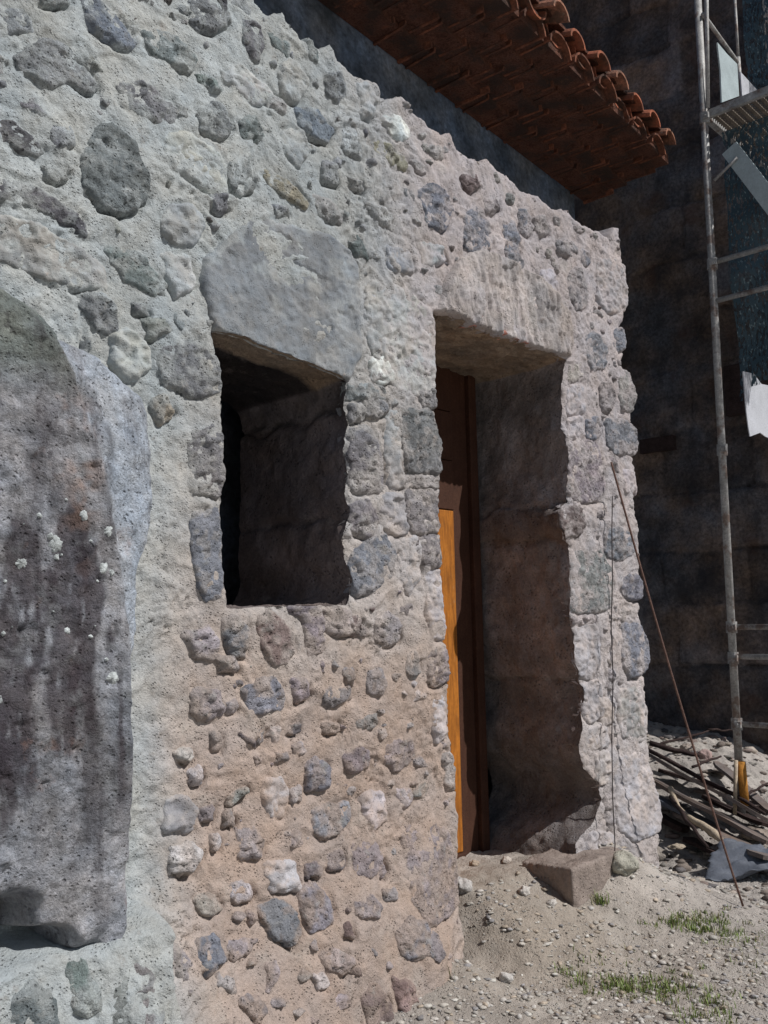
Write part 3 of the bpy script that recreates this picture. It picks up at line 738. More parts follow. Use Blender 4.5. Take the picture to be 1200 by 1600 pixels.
# the timber door at the back of the doorway
YD = .50
door = MB(); xl = du0-.02; ztop = dz1+.02; zfl = .24
frame = MB()
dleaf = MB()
edge_r = at(744, 900, YD)[0]
edge_m = at(713, 900, YD)[0]; nb_ = 6; bw = (edge_m-xl)/nb_
for k in range(nb_): dleaf.abox(xl+k*bw+.0015, xl+(k+1)*bw-.0015, YD+.004*(k % 2), YD+.045, zfl+.03, ztop)
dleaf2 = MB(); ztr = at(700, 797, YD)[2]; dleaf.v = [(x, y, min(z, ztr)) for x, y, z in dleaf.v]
for k in range(3): dleaf2.abox(xl, edge_m, YD+.001, YD+.05, ztr+.004+k*(ztop-ztr)/3, ztr+(k+1)*(ztop-ztr)/3)  # dark boards where the lintel's shade covers the door
dl = dleaf.build('door', M_wood, wall_root, bevel=.004); dl['label'] = 'orange varnished board door at the back of the doorway'
fr = MB(); fr.abox(edge_m+.002, edge_r-.03, YD+.012, YD+.06, zfl, ztop); fr.abox(edge_r-.028, edge_r+.03, YD-.012, YD+.09, zfl, ztop); fr.abox(xl, edge_m, YD-.012, YD+.07, zfl, zfl+.028)  # wide first box darkens the door like the jamb's shadow
fr.build('door_frame_and_shade', M_wood_dark_shade, dl, bevel=.004)

# dark top of the door, standing in for shade
dleaf2.build('shaded_door_top', M_wood_dark_shade, dl, bevel=.004)
adopt(wall_root)

# ------------------------------------------------------------------ boulder built into the wall
Bp = wall([(-300, 330), (-120, 400), (0, 455), (45, 488), (95, 530), (155, 545), (215, 582), (258, 606), (268, 700), (262, 780), (240, 860), (220, 950), (212, 1100), (210, 1230),
           (200, 1360), (186, 1478), (150, 1486), (135, 1468), (100, 1480), (60, 1474), (0, 1478), (-60, 1478), (-300, 1480)], -.12)
Bs = smooth_poly(Bp, 1)
u_, z_ = np.meshgrid(np.arange(.45, Bs[:, 0].max()+.05, .006), np.arange(Bs[:, 1].min()-.05, Bs[:, 1].max()+.05, .006), indexing='ij')
sd = sdist(Bs, u_, z_)+.010*fbm(u_, z_, 0, 8, 4, 61)
ridge = np.array([at(95, 538, -.2)[[0, 2]], at(150, 690, -.2)[[0, 2]], at(185, 850, -.2)[[0, 2]], at(206, 1000, -.2)[[0, 2]], at(212, 1300, -.2)[[0, 2]]])
xr = np.interp(z_.ravel(), ridge[::-1, 1], ridge[::-1, 0]).reshape(z_.shape)
yy = .20+.012*fbm(u_, z_, 0, 2.2, 3, 62)+.008*fbm(u_, z_, 0, 7, 4, 63)+.006*fbm(u_, z_, 0, 34, 4, 64)
pit = fbm(u_, z_, 0, 20, 3, 68); yy -= .009*sstep(.75, 1.05, pit)*sstep(2.1, 1.2, z_)
yy -= np.clip(u_-xr, 0, 1)*.42+.015*np.clip((u_-xr)/.02, 0, 1)
yy = yy-.075*np.exp(-np.clip(sd, 0, 1)/.018)
yy = np.where(sd < 0, yy+sd*9, yy)
hole = np.exp(-(((u_-at(55, 1455, -.15)[0])/.07)**2+((z_-at(55, 1475, -.15)[2])/.035)**2)**2)+np.exp(-(((u_-at(5, 1430, -.15)[0])/.06)**2+((z_-at(5, 1440, -.15)[2])/.06)**2)**2)
yy -= .16*np.clip(hole, 0, 1)
n = fbm(u_, z_, 0, 3, 4, 66)[..., None]
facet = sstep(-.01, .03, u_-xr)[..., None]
n2 = fbm(u_, z_, 0, 30, 4, 73)[..., None]
bc = np.array([.345, .355, .38])*(1+.3*n+.22*n2)
greenish = sstep(1.9, 2.05, z_)[..., None]; bc = bc*(1-greenish)+np.array([.22, .25, .235])*(1+.16*n)*greenish
bc = bc*(1-facet)+np.array([.47, .52, .58])*(1+.12*n+.1*n2)*facet  # right facet coloured lighter, like stone catching more sun
dz = sstep(1.62, 1.45, z_)*sstep(.75, 1.05, z_); st = fbm(u_*16, z_*1.6, 0, 1, 4, 67)
dk = (dz*sstep(-.25, .35, st))[..., None]*(1-facet)
bc = bc*(1-dk*.8)+np.array([.07, .058, .066])*dk*.8
for px_, w_, a_, b_, am in ((28, .055, 800, 1300, .9), (105, .05, 790, 1210, 1.0), (140, .035, 830, 1190, .95), (68, .03, 860, 1120, .7), (185, .02, 960, 1090, .5), (-40, .05, 820, 1250, .9), (12, .05, 1080, 1330, .5)):
    q = at(px_, 1000, -.2)[0]+.018*vnoise(z_*5, px_); za, zb_ = at(px_, a_, -.2)[2], at(px_, b_, -.2)[2]
    sk = np.exp(-((u_-q)/w_)**2)*sstep(zb_-.05, zb_+.18, z_)*sstep(za+.06, za-.10, z_)*am
    sk = sstep(.12, .5, sk*(1+.55*fbm(u_*1.4, z_*.35, 0, 26, 4, 71))-.12*np.abs(fbm(u_, z_, 0, 40, 3, 72)))[..., None]*(1-facet)
    bc = bc*(1-sk*.8)+np.array([.062, .05, .058])*sk*.8
rs = (np.exp(-(((u_-at(130, 760, -.2)[0])/.05)**2+((z_-at(130, 720, -.2)[2])/.22)**2))*sstep(0, .6, fbm(u_, z_, 0, 16, 3, 69)))[..., None]
bc = bc*(1-rs*.6)+np.array([.33, .19, .12])*rs*.6
boulder = empty('boulder', (1.2, -.1, .4), 'huge grey lichen-spotted granite boulder built into the left end of the wall', 'boulder')
grid_obj('boulder_face', np.stack([u_, -yy, z_], -1), sd > -.045, M_boulder, boulder, np.clip(bc, .02, .9))
for px, py, r in [(q[0]+g[0], q[1]+g[1], q[2]*g[2]) for q in [(88, 850, 20), (80, 838, 10), (38, 880, 17), (170, 830, 15), (130, 805, 13), (165, 888, 15), (180, 1060, 18), (2, 1095, 9), (110, 985, 9), (8, 990, 7), (178, 895, 9), (62, 805, 7), (145, 995, 7), (92, 870, 9)] for g in ((0, 0, .75), (rng.uniform(-30, 30), rng.uniform(-30, 30), .25))]:
    p = at(px, py, -.2); k = 34; rr = r/1450*2.6*.72; th = np.linspace(0, 2*math.pi, k, endpoint=False)
    V = [(p[0], 0, p[2])]; Fc = []
    for ri in (.55, 1.0):
        for j, t in enumerate(th):
            q = rr*ri*(1+.3*vnoise(math.cos(t)*1.3+px, math.sin(t)*1.3+py)+.14*vnoise(math.cos(t)*3.3+px, math.sin(t)*3.3)+.06*vnoise(math.cos(t)*9, math.sin(t)*9))
            V.append((p[0]+q*math.cos(t), 0, p[2]+q*math.sin(t)))
    V = np.array(V)
    iu = np.clip(((V[:, 0]-u_[0, 0])/.006).round().astype(int), 0, u_.shape[0]-1); iz = np.clip(((V[:, 2]-z_[0, 0])/.006).round().astype(int), 0, u_.shape[1]-1)
    lift = np.array([.0055]+[.0048]*k+[-.002]*k)
    V[:, 1] = -(yy[iu, iz]+lift)
    Fc = [(0, 1+j, 1+(j+1) % k) for j in range(k)]+[(1+j, 1+k+j, 1+k+(j+1) % k, 1+(j+1) % k) for j in range(k)]
    mesh_obj('lichen', V, Fc, M_lichen, boulder)
adopt(boulder)

# ------------------------------------------------------------------ house behind, with its corbelled tile eave
YF, YE, ZE, XE = 1.10, .32, 4.78, 6.25
house = empty('house', (3, 1.4, 0), 'blue-grey rendered house behind the wall with a red clay tile eave', 'house')
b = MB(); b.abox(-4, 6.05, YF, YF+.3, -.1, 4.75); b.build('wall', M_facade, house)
pitch = .30; x_tiles = np.arange(XE-.15, 1.2, -pitch)
roof = MB(); roof.add([(-4, YE+.06, ZE+.075), (XE, YE+.06, ZE+.075), (XE, 5.5, ZE+1.55), (-4, 5.5, ZE+1.55), (-4, YE+.06, ZE+.095), (XE, YE+.06, ZE+.095), (XE, 5.5, ZE+1.57), (-4, 5.5, ZE+1.57)],
                       [(0, 1, 2, 3), (7, 6, 5, 4), (0, 4, 5, 1), (1, 5, 6, 2), (2, 6, 7, 3), (3, 7, 4, 0)])
ro = roof.build('roof', M_bed, house)
def barrel(mb, x, y0, y1, z0, z1, r0, r1, th=.016, down=False, n=9, jit=.0):
    sgn = -1 if down else 1; V = []
    for (y, z, r) in ((y0, z0, r0), (y1, z1, r1)):
        for rad in (r, r-th):
            for k in range(n+1):
                a = math.pi*k/n; V.append((x+rad*math.cos(a), y, z+sgn*rad*math.sin(a)*.8))
    m = n+1; F_ = []
    for k in range(n):
        F_ += [(k, k+1, 2*m+k+1, 2*m+k), (m+k+1, m+k, 3*m+k, 3*m+k+1), (k+1, k, m+k, m+k+1), (2*m+k, 2*m+k+1, 3*m+k+1, 3*m+k)]
    for k in (0, n): F_.append((k, m+k, 3*m+k, 2*m+k))
    mb.add(V, F_)
rows = 4
for rI in range(rows):              # corbelled courses of tile ends under the roof
    mb = MB(); bd = MB()
    yo = YE+.06+(rows-1-rI)*.165; zo = ZE-.045-(rows-1-rI)*.03
    for k, x in enumerate(np.arange(XE-.15-(.15 if rI % 2 else 0), .9, -pitch)):
        barrel(mb, x+rng.uniform(-.012, .012), yo+rng.uniform(-.035, .03), YF-.003, zo-.05, zo-.05+rng.uniform(-.018, .010), .132+rng.uniform(-.006, .006), .12)
    mb.build('tile_course', M_oldtile, ro, smooth=False)
    bd.abox(-4, XE-.02, yo+.035, YF-.004-rI*.002, zo-.046, zo+.03); bd.build('tile_bed', M_bed, ro)
for k, x in enumerate(x_tiles):     # the lowest roof tiles, standing out over the courses
    mb = MB(); j = rng.uniform(-.03, .03)
    y0 = YE+rng.uniform(-.045, .03); z0 = ZE+.02+rng.uniform(-.006, .006)
    barrel(mb, x+j, y0, y0+.42, z0, z0+.14, .10, .085, th=.018)
    o = mb.build('roof_tile', M_tile if k % 3 else M_tile2, ro); o.rotation_euler = (0, 0, 0)
    mb = MB(); barrel(mb, x+j-.15, y0+.075, y0+.45, z0+.02, z0+.16, .11, .09, down=True); mb.build('channel_tile', M_tile, ro)
adopt(house)
house.rotation_euler.z = .09; house.location = (3-.06, 1.4-.157, 0)

# ------------------------------------------------------------------ dark stone house across the end of the yard
XB = 6.95
barn = empty('stone_barn', (7, .8, 0), 'tall dark stone building in shade across the end of the yard', 'building')
yb = np.arange(.05, 4.2, .02); zb = np.arange(-.1, 8.4, .02)
Yb, Zb = np.meshgrid(yb, zb, indexing='ij')
course = .46; Zw = Zb+.05*vnoise(Yb*1.3, Zb*.5)+.13*vnoise(Zb*.9, 2.2)+.02*vnoise(Yb*6, Zb*6); row = np.floor(Zw/course); fz = Zw/course-row
wdt = .74; fy = (Yb+_h(row.astype(np.int64), 3, 1, 5)*.4+.12*vnoise(Yb*1.4, row*3.3)+.02*vnoise(Zb*7, Yb*3))/wdt; cy = np.floor(fy); fy = fy-cy
jd = np.minimum(np.minimum(fz, 1-fz)*course, np.minimum(fy, 1-fy)*wdt)
idn = _h(row.astype(np.int64), cy.astype(np.int64), 7, 9)
Xb = XB+.02*fbm(Yb, Zb, 0, 5, 4, 91)+.028*np.exp(-(jd/.014)**2)*sstep(-.5, .2, fbm(Yb, Zb, 0, 2.2, 2, 99))-.012*idn
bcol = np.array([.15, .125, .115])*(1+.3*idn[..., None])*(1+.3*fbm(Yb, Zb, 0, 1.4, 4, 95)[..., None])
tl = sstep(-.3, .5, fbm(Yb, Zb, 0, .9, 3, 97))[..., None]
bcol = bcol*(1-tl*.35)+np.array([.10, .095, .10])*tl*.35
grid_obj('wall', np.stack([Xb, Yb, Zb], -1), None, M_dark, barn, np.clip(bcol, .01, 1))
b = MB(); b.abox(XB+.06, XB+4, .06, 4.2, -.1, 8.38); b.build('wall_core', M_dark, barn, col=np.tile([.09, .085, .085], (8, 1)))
# a doorway-like recess and a ledge low on the wall
p0 = atx(1128, 572, XB-.05); p1 = atx(1162, 645, XB-.05)
b = MB(); b.abox(XB-.035, XB+.03, min(p0[1], p1[1]), max(p0[1], p1[1]), p1[2], p0[2]); b.build('shutter', M_twig, barn, bevel=.006)
p0 = atx(1000, 690, XB-.05); p1 = atx(1052, 700, XB-.05)
b = MB(); b.abox(XB-.05, XB+.03, p1[1], p0[1], p1[2]-.01, p0[2]+.01, .006); b.build('ledge', M_twig, barn)
b = MB(); b.abox(XB-.5, XB+4.2, -.1, 4.4, 8.38, 8.5); b.build('roof', M_bed, barn)
adopt(barn)

# ------------------------------------------------------------------ scaffold
XS = 5.6
scaf = empty('scaffold', (5.6, 0, .2), 'steel tube scaffold tower with mesh deck at the right against the dark building', 'scaffold')
foot = atx(1158, 1262, XS); head = atx(1088, -60, XS)
def spole(y, name='upright', r=.024, x=XS, z0=None, z1=None, lean=True):
    t = MB(); dy = (head[1]-foot[1]); 
    t.tube([(x, foot[1]+y, z0 if z0 is not None else foot[2]-.05), (x, foot[1]+y+dy, z1 or head[2]+.4)], r, 12); return t.build(name, M_metal, scaf, smooth=True)
spole(0); spole(-1.05); spole(0, x=XS+1.5); spole(-1.05, x=XS+1.5, z0=.1)
def yat(z): return foot[1]+(head[1]-foot[1])*(z-foot[2])/(head[2]-foot[2])
for py in (400, 462, 980, 1026, 1131):
    z = atx(1150, py, XS)[2]; t = MB(); t.tube([(XS, yat(z), z), (XS, yat(z)-1.05, z)], .017, 10); t.build('rung', M_metal, scaf, smooth=True)
for py in (166, 402, 700, 980, 1028, 1131):      # couplers
    z = atx(1150, py, XS)[2]; t = MB(); y_ = yat(z); t.tube([(XS, y_+.0013, z-.035), (XS, y_-.0013, z+.035)], .033, 12); t.box((XS-.03, y_-.02, z), (.012, 0, 0), (0, .02, 0), (0, 0, .018)); t.tube([(XS-.05, y_-.02, z), (XS-.02, y_-.02, z)], .009, 6); t.build('coupler', M_metal, scaf)
pt = atx(1105, 172, XS); zd = pt[2]
t = MB(); q0 = atx(1106, 168, XS-.02); q1 = atx(1103, -60, XS-.02); t.tube([q0, q1], .014, 10); t.build('guard_post', M_metal, scaf, smooth=True)
t = MB(); t.tube([atx(1098, 22, XS-.02), atx(1153, 98, XS+.7)], .014, 10); t.build('guard_rail', M_metal, scaf, smooth=True)
t = MB(); t.tube([atx(1153, 90, XS+.7), atx(1158, 158, XS+.7)], .016, 10); t.build('guard_post', M_metal, scaf, smooth=True)
t = MB(); t.tube([atx(1148, -5, XS+.72), atx(1154, 98, XS+.7)], .010, 10); t.build('guard_rail', M_metal, scaf, smooth=True)
# expanded-metal deck: frame and cross strips
fr = MB(); dy0, dy1 = yat(zd)-1.1, yat(zd)+.02
fr.abox(XS, XS+1.5, dy1-.03, dy1, zd-.05, zd); fr.abox(XS, XS+1.5, dy0, dy0+.03, zd-.05, zd); fr.abox(XS, XS+.03, dy0+.03, dy1-.03, zd-.05, zd); fr.abox(XS+1.47, XS+1.5, dy0+.03, dy1-.03, zd-.05, zd)
fr.build('deck_frame', M_metal, scaf)
gr = MB()
for x in np.arange(XS+.05, XS+1.46, .03): gr.abox(x, x+.009, dy0+.03, dy1-.03, zd-.012, zd-.004)
for y in np.arange(dy0+.05, dy1-.04, .05): gr.abox(XS+.03, XS+1.47, y, y+.022, zd-.022, zd-.0125)
gr.build('mesh_deck', M_weather, scaf)
# debris net behind the tubes
def netpanel(ztop_, zbot, y_left, y_right, x, seed):
    y_, z2 = np.meshgrid(np.linspace(y_left, y_right, 50), np.linspace(zbot, ztop_, 90), indexing='ij')
    xx = x+.05*fbm(y_, z2, 0, 2.2, 3, seed)
    kp = z2 > zbot+.15+.12*vnoise(y_*9, 1.3*seed)
    return grid_obj('net', np.stack([xx, y_, z2], -1), kp, M_net, scaf)
a = atx(1128, 240, XS+.25); bb = atx(1160, 600, XS+.25)
netpanel(zd-.06, bb[2]-.2, bb[1]+.02, bb[1]-1.1, XS+.25, 4)
a2 = atx(1150, 0, XS+1.2)
netpanel(a2[2]+1.2, zd+.35, a2[1]-.02, a2[1]-1.6, XS+1.25, 8)
adopt(scaf)
# pale board slung under the deck
b = MB(); e0 = atx(1140, 232, XS+.05); e1 = atx(1215, 330, XS+.05); d = e1-e0; L_ = np.linalg.norm(d); d /= L_; nrm = np.cross(d, [1, 0, 0]); nrm /= np.linalg.norm(nrm)
b.box((e0+e1)/2, d*L_/2, nrm*.055, (.012, 0, 0)); o = b.build('pale_board', M_board, bevel=.003)
tag(o, 'pale blue-grey board slung slantwise under the scaffold deck', 'board')
t = MB(); t.tube([atx(1116, 282, XS+.02), atx(1152, 246, XS+.02)], .010, 8); o = t.build('tie_rod', M_metal, smooth=True)
tag(o, 'short steel rod tied across the end of the slanting pale board', 'rod')
# sheets behind the tubes; the two upper ones stand in for sunlit wall
def torn(name, pts, X, mat, thick=.006):
    P = [atx(x, y, X) for x, y in pts]; n = len(P)
    V = [p+np.array([.015*math.sin(i*2.1), 0, 0]) for i, p in enumerate(P)]+[p+np.array([thick+.015*math.sin(i*2.1), 0, 0]) for i, p in enumerate(P)]
    Fc = [tuple(range(n)), tuple(range(2*n-1, n-1, -1))]+[(i, i+n, (i+1) % n+n, (i+1) % n) for i in range(n)]
    return mesh_obj(name, np.array(V), Fc, mat, None, None, False)
def torn_y(name, pts, Y, mat, thick=.006):     # a sheet standing across the tubes, facing the yard
    P = [at(x, y, Y) for x, y in pts]; n = len(P)
    V = [p for p in P]+[p+np.array([0, thick, 0]) for p in P]
    Fc = [tuple(range(n)), tuple(range(2*n-1, n-1, -1))]+[(i, i+n, (i+1) % n+n, (i+1) % n) for i in range(n)]
    return mesh_obj(name, np.array(V), Fc, mat, None, None, False)
o = torn_y('torn_sheet', [(1161, 580), (1178, 584), (1190, 600), (1215, 605), (1215, 690), (1196, 682), (1188, 676), (1172, 682), (1169, 664), (1166, 640)], -.10, M_pale)
tag(o, 'pale torn plastic sheet hanging below the net beside the scaffold', 'sheet')
o = torn_y('panel', [(1121, 66), (1136, 84), (1152, 100), (1155, 150), (1128, 160), (1126, 110)], -.02, M_board, .01)
tag(o, 'pale panel standing in for sunlit wall above the scaffold deck', 'panel')
o = torn_y('sunlit_patch', [(1157, 112), (1188, 146), (1160, 152)], -.02, M_pale, .01)
tag(o, 'small triangular pale canvas at the deck edge', 'patch')
# prop leaning at the foot of the scaffold
t = MB(); t.tube([atx(1158, 1190, XS-.08), atx(1164, 1258, XS-.08)], .026, 12); o = t.build('prop', M_yellow, smooth=True)
tag(o, 'ochre yellow stub of prop at the foot of the scaffold', 'prop')
t = MB(); t.tube([atx(1150, 1188, XS-.12), atx(1148, 1272, XS-.12)], .012, 8); o = t.build('stake', M_branch, smooth=True)
tag(o, 'thin pale stake standing beside the yellow prop', 'stake')

# ------------------------------------------------------------------ rope and wires
r0 = at(955, 722, -.05); r1 = np.array(atz(1161, 1416, .03)); pts = []
for t in np.linspace(0, 1, 26):
    p = r0*(1-t)+r1*t; p = p+np.array([0, 0, -.10*4*t*(1-t)*.5]); pts.append(p)
t = MB(); t.tube(pts, .0055, 8); o = t.build('rope', M_rope, smooth=True); tag(o, 'thin brown rope slanting from the wall corner down to the ground', 'rope')
wp = [(957, 775), (956, 830), (957, 905), (955, 980), (958, 1060), (956, 1150), (957, 1240), (961, 1320), (958, 1392)]
pts = []
for (x, y) in wp:
    p = at(x, y, -.03); p[1] = -.035-flare(p[0], p[2])-.03; q = at(x, y, p[1]); pts.append(q)
t = MB(); t.tube(pts, .0028, 6); o = t.build('wire', M_wire, smooth=True); tag(o, 'thin dark wire hanging down the face of the wall near its right corner', 'wire')

# ------------------------------------------------------------------ doorstep block
def rock(name, c, r, col, seed, mat=M_rock, n=26, sub=3, amp=.28, flat=1.0, parent=None, box=0.0):
    th = np.linspace(0, 2*math.pi, n*2, endpoint=False); ph = np.linspace(0, math.pi, n)
    T, Pp = np.meshgrid(th, ph, indexing='ij')
    d = np.stack([np.cos(T)*np.sin(Pp), np.sin(T)*np.sin(Pp), np.cos(Pp)], -1)
    if box:
        mx = np.abs(d).max(-1, keepdims=True); d = d*(1-box)+d/mx*box*.85
    q = 1+amp*fbm(d[..., 0]+seed, d[..., 1], d[..., 2], 1.2, 2, seed)+amp*.35*fbm(d[..., 0], d[..., 1]+seed, d[..., 2], 4, 3, seed+1)
    V = d*q[..., None]*np.array(r)*np.array([1, 1, flat])+np.array(c)
    V = np.concatenate([V, V[:1]], 0)
    cc = np.array(col)*(1+.12*fbm(V[..., 0], V[..., 1], V[..., 2], 14, 3, seed)[..., None])
    return grid_obj(name, V, None, mat, parent, cc)
o = rock('doorstep', (3.73, .02, .12), (.27, .16, .20), (.30, .25, .22), 21, amp=.07, box=1.0, n=90)
tag(o, 'broken stone doorstep block at the right foot of the doorway', 'doorstep')
def gz(x, y): return float(ground_h(x, y))
def on_ground(px, py):
    Z = 0.0
    d = ray(px, py); t = np.linspace(2.0, 9.0, 700)/np.hypot(d[0], d[1]); Q = CAM[None]+d[None]*t[:, None]
    below = Q[:, 2] < ground_h(Q[:, 0], Q[:, 1]); k = int(np.argmax(below)) if below.any() else 699
    return Q[k].copy()
ROCKS = [(975, 1352, .060, (.46, .45, .38), 'rounded pale loose stone at the foot of the wall corner'),
         (722, 1385, .042, (.50, .48, .46), 'pale angular stone on the dirt beside the left foot of the doorway'),
         (820, 1392, .022, (.55, .52, .48), 'small whitish stone below the doorstep block'),
         (862, 1412, .020, (.52, .49, .45), 'small whitish chip at the front corner of the doorstep block'),
         (790, 1530, .024, (.55, .53, .50), 'small white stone alone on the gravel below the doorway'),
         (1100, 1180, .05, (.38, .28, .26), 'reddish stone on the mound behind the debris'),
         (1028, 1335, .045, (.30, .27, .24), 'brown stone between the wall corner and the heap of slabs'),
         (1075, 1168, .045, (.36, .31, .27), 'brown stone on the crest of the mound beside the rope'),
         (792, 1345, .022, (.50, .45, .40), 'small pale stone on the lip of the threshold'),
         (742, 1350, .020, (.44, .36, .28), 'small tan stone on the dirt inside the doorway')]
for k, (px, py, r, col, lab) in enumerate(ROCKS):
    p = on_ground(px, py+r*150); 
    o = rock('loose_stone', (p[0], p[1], p[2]+r*.45), (r*1.1, r, r*.85), col, 40+k, n=20); tag(o, lab, 'stone')

# gravel
def chips(name, N_, xs, ys, smin, smax, mat, seed, dens=None, cols=None, lift=.12):
    g = np.random.default_rng(seed)
    X = []; 
    while len(X) < N_:
        x, y = g.uniform(*xs), g.uniform(*ys)
        if dens is None or g.random() < dens(x, y): X.append((x, y))
    X = np.array(X); Zc = ground_h(X[:, 0], X[:, 1])
    ph = (1+5**.5)/2
    ico = np.array([(-1, ph, 0), (1, ph, 0), (-1, -ph, 0), (1, -ph, 0), (0, -1, ph), (0, 1, ph), (0, -1, -ph), (0, 1, -ph), (ph, 0, -1), (ph, 0, 1), (-ph, 0, -1), (-ph, 0, 1)])/1.9
    fc = np.array([(0, 11, 5), (0, 5, 1), (0, 1, 7), (0, 7, 10), (0, 10, 11), (1, 5, 9), (5, 11, 4), (11, 10, 2), (10, 7, 6), (7, 1, 8), (3, 9, 4), (3, 4, 2), (3, 2, 6), (3, 6, 8), (3, 8, 9), (4, 9, 5), (2, 4, 11), (6, 2, 10), (8, 6, 7), (9, 8, 1)])
    s = smin+(smax-smin)*g.random(N_)**4.5
    V = ico[None]*g.uniform(.5, 1.3, (N_, 12, 1))*(s[:, None, None])*np.stack([g.uniform(.7, 1.4, N_), g.uniform(.7, 1.4, N_), g.uniform(.25, .6, N_)], -1)[:, None]
    a = g.uniform(0, 6.28, N_); ca, sa = np.cos(a)[:, None], np.sin(a)[:, None]
    V = np.stack([V[..., 0]*ca-V[..., 1]*sa, V[..., 0]*sa+V[..., 1]*ca, V[..., 2]], -1)
    V += np.stack([X[:, 0], X[:, 1], Zc+s*lift], -1)[:, None]
    F_ = (fc[None]+12*np.arange(N_)[:, None, None]).reshape(-1, 3)
    pal = np.array(cols or [(.48, .45, .40), (.55, .52, .48), (.42, .39, .34), (.33, .32, .32), (.60, .58, .53), (.48, .41, .33), (.50, .48, .45), (.50, .47, .42)])
    c = np.repeat(pal[g.integers(0, len(pal), N_)]*g.uniform(.75, 1.15, (N_, 1)), 12, 0)
    o = mesh_obj(name, V.reshape(-1, 3), F_, mat, None, c, False); return tag(o, kind='stuff')
o = chips('gravel', 24000, (1.7, 6.0), (-1.9, .12), .0022, .016, M_grit, 5, dens=lambda x, y: .35+.65*(fbm(x, y, 0, 1.7, 2, 55) > -.1) if not (y > -.02 and x < 2.85) and not (y > 0 and x > 3.75) else 0)
tag(o, 'fine grey gravel and chips strewn over the yard', 'gravel')
o = chips('rubble', 1500, (4.0, 6.9), (-1.3, 1.25), .012, .05, M_grit, 6, dens=lambda x, y: 1.0 if x > 4.5+.25*y else .25,
          cols=[(.27, .23, .20), (.40, .35, .30), (.20, .17, .15), (.25, .20, .18), (.15, .14, .14), (.34, .32, .29)])
tag(o, 'broken stones and rubble heaped between the wall corner and the dark building', 'rubble')

# grass
def grass(name, spots, seed, h=(.02, .055)):
    g = np.random.default_rng(seed); V = []; Fc = []; C = []
    for (px, py, sx, sy, n) in spots:
        for q_ in range(n):
            if q_ % 14 == 0 or n < 100: base_p = on_ground_fast(g.normal(px, sx), g.normal(py, sy)); sp = g.uniform(.006, .022)
            p = base_p+np.array([g.normal(0, sp), g.normal(0, sp), -.003])
            hh = g.uniform(*h); a = g.uniform(0, 6.28); wv = .0022; ln = g.uniform(.1, .8)*hh
            dx, dy = math.cos(a), math.sin(a); b0 = len(V)
            V += [(p[0]-dy*wv, p[1]+dx*wv, p[2]-.004), (p[0]+dy*wv, p[1]-dx*wv, p[2]-.004), (p[0]+dx*ln*.4+dy*wv*.7, p[1]+dy*ln*.4-dx*wv*.7, p[2]+hh*.6), (p[0]+dx*ln*.4-dy*wv*.7, p[1]+dy*ln*.4+dx*wv*.7, p[2]+hh*.6), (p[0]+dx*ln, p[1]+dy*ln, p[2]+hh)]
            Fc += [(b0, b0+1, b0+2, b0+3), (b0+3, b0+2, b0+4)]
            c = np.array([.17, .235, .06])*g.uniform(.6, 1.5) if g.random() < .7 else np.array([.26, .24, .12])
            C += [c]*5
    return mesh_obj(name, np.array(V), Fc, M_grass, None, np.array(C), False)
def on_ground_fast(px, py):
    p = on_ground(px, py); return np.array([p[0], p[1], gz(p[0], p[1])])
o = grass('grass', [(1075, 1444, 30, 8, 700), (1140, 1462, 32, 10, 300), (965, 1540, 30, 10, 480), (1035, 1548, 28, 10, 420), (1000, 1545, 60, 22, 200), (1095, 1580, 30, 14, 300), (885, 1522, 10, 5, 60), (930, 1500, 40, 12, 60), (1180, 1500, 20, 20, 60)], 3, (.008, .032))
tag(o, 'thin short green grass in patches on the gravel', 'grass', kind='stuff')
o = grass('grass_tuft', [(681, 1525, 8, 2, 60)], 4, (.03, .08)); tag(o, 'single small grass tuft at the foot of the wall left of the doorway', 'grass tuft')
o = grass('weed', [(940, 1412, 5, 2, 60)], 5, (.02, .06)); tag(o, 'small weed at the foot of the wall corner beside the doorstep block', 'weed')

# ------------------------------------------------------------------ debris by the scaffold
def plank(name, a, b_, lab, wd, th, mat, cat, group=None, lift=.02, lift2=None, tilt=0.0):
    p0 = on_ground(*a); p1 = on_ground(*b_); p0 = p0+[0, 0, lift]; p1 = p1+[0, 0, lift2 if lift2 is not None else lift]
    d = p1-p0; L_ = np.linalg.norm(d); d /= L_; side = np.cross(d, [0, 0, 1]); side /= np.linalg.norm(side); upv = np.cross(side, d)
    side, upv = side*math.cos(tilt)+upv*math.sin(tilt), upv*math.cos(tilt)-side*math.sin(tilt)
    # broken, slightly wavy board
    n = 14; V = []
    for i in range(n):
        t = i/(n-1); w1 = wd*(1+.12*vnoise(t*5, len(lab)*.37)); c = p0+d*L_*t+upv*.008*vnoise(t*3, len(lab))
        w1 = float(w1)*(1-.5*(i in (0, n-1)))
        for sx, sz in ((-1, -1), (1, -1), (1, 1), (-1, 1)): V.append(c+side*w1*sx/2+upv*th*sz/2)
    F_ = [(i*4+k, i*4+(k+1) % 4, (i+1)*4+(k+1) % 4, (i+1)*4+k) for i in range(n-1) for k in range(4)]+[(3, 2, 1, 0), tuple(range((n-1)*4, n*4))]
    o = mesh_obj(name, np.array(V), F_, mat, None, None, False); return tag(o, lab, cat, group)
G = 'boards dumped by the scaffold'
plank('board', (1016, 1232), (1205, 1330), 'long grey-brown board lying uppermost on the heap of boards', .085, .02, M_slab, 'board', G, .20, .17, .35)
plank('board', (1018, 1252), (1205, 1352), 'broad brown board lying in the middle of the heap of boards', .13, .02, M_slab, 'board', G, .13, .12, .3)
plank('board', (1014, 1272), (1120, 1322), 'short grey board with its pale end beside the wall corner', .10, .022, M_sheet, 'board', G, .12, .10, .1)
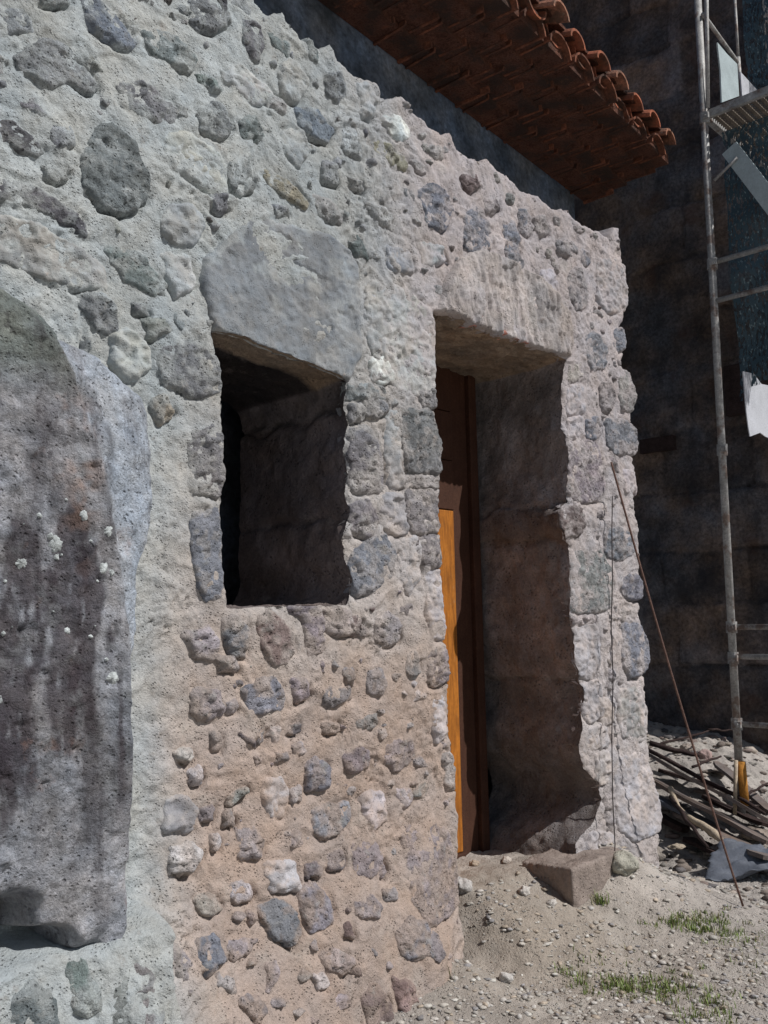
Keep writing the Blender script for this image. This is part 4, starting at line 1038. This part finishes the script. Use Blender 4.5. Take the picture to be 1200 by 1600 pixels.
plank('board', (1060, 1290), (1205, 1375), 'lowest brown board of the heap, nearest the grass', .14, .022, M_slab, 'board', G, .07, .11, .2)
plank('board', (1120, 1215), (1210, 1300), 'narrow brown board crossing behind the rope', .07, .02, M_slab, 'board', G, .10, .10, .1)
plank('board', (1030, 1222), (1150, 1262), 'short dark board half buried behind the long ones by the wall corner', .09, .02, M_twig, 'board', G, .08, .08, .1)
plank('board', (1100, 1262), (1205, 1312), 'dark brown board under the rope in the thick of the heap', .12, .02, M_twig, 'board', G, .07, .07, .15)
plank('board', (1075, 1322), (1170, 1372), 'blackened board slanting beside the pale branch', .11, .02, M_twig, 'board', G, .05, .06, .1)
plank('board', (1030, 1292), (1075, 1312), 'stubby dark board end poking out below the wall corner', .10, .03, M_twig, 'board', G, .06, .05, .1)
GS = 'dark sticks among the boards'
for a_, b2, lab, r in [((1018, 1212), (1095, 1226), 'thick dark stick lying level above the boards beside the wall', .018),
                       ((1025, 1215), (1112, 1185), 'thin dark stick rising rightwards behind the rope', .008),
                       ((1016, 1222), (1200, 1322), 'long dark stick running between the two upper boards', .014),
                       ((1085, 1250), (1130, 1228), 'short dark twig crossing the rope', .009),
                       ((1110, 1188), (1150, 1184), 'thin dark stick lying level at the scaffold foot', .007),
                       ((1165, 1300), (1205, 1270), 'short dark stick at the right end of the heap', .008),
                       ((1050, 1300), (1108, 1382), 'dark stick sloping below the pale branch', .012)]:
    p0 = on_ground(*a_)+[0, 0, .20]; p1 = on_ground(*b2)+[0, 0, .18]; t = MB(); pp = [p0*(1-s)+p1*s+rng.uniform(-.006, .006, 3) for s in np.linspace(0, 1, 7)]
    t.tube(pp, [r*q for q in (1, .95, 1.05, .9, .9, .8, .6)], 7); o = t.build('stick', M_twig, smooth=True); tag(o, lab, 'stick', GS)
t = MB(); pb = [(1050, 1288), (1056, 1300), (1064, 1315), (1076, 1326), (1088, 1334), (1100, 1338), (1118, 1350), (1132, 1362)]
t.tube([on_ground(x, y)+[0, 0, .21-.008*i] for i, (x, y) in enumerate(pb)], [.018, .016, .009, .012, .018, .02, .024, .014], 9)
o = t.build('branch', M_branch, smooth=True); tag(o, 'bare pale branch lying crooked below the boards', 'branch')
# crumpled grey sheet
c0 = on_ground(1188, 1372); th = np.linspace(-1, 1, 34); A, B = np.meshgrid(th, th, indexing='ij')
V = np.stack([c0[0]+.24*A+.05*B, c0[1]-.17*B-.18*A, c0[2]+.07+.045*np.sin(A*3+1)+.05*fbm(A, B, 0, 1.6, 3, 8)-.02*B], -1)
kp = (A**2+B**2) < .9+.25*vnoise(A*2, B*2, 3)
o = grid_obj('crumpled_sheet', V, kp, M_sheet); s = o.modifiers.new('solid', 'SOLIDIFY'); s.thickness = .004
tag(o, 'crumpled blue-grey sheet lying at the front of the debris', 'sheet')
c0 = on_ground(1190, 1290)
for k, (px, py, rr, lab) in enumerate([(1130, 1345, .06, 'flat grey-brown slab stone right of the pale branch'), (1185, 1320, .07, 'flat brown slab stone at the right end of the debris heap'), (1180, 1275, .06, 'pinkish slab stone in front of the yellow prop'), (1060, 1340, .035, 'small tan stone left of the pale branch'), (1040, 1270, .04, 'grey stone tucked under the boards beside the wall corner')]):
    p = on_ground(px, py); o = rock('slab_stone', (p[0], p[1], p[2]+.06), (rr*1.5, rr*1.1, rr*.4), [(.30, .27, .25), (.32, .27, .23), (.36, .28, .25), (.42, .36, .28), (.25, .25, .27)][k], 80+k, n=18, box=.5); tag(o, lab, 'stone')
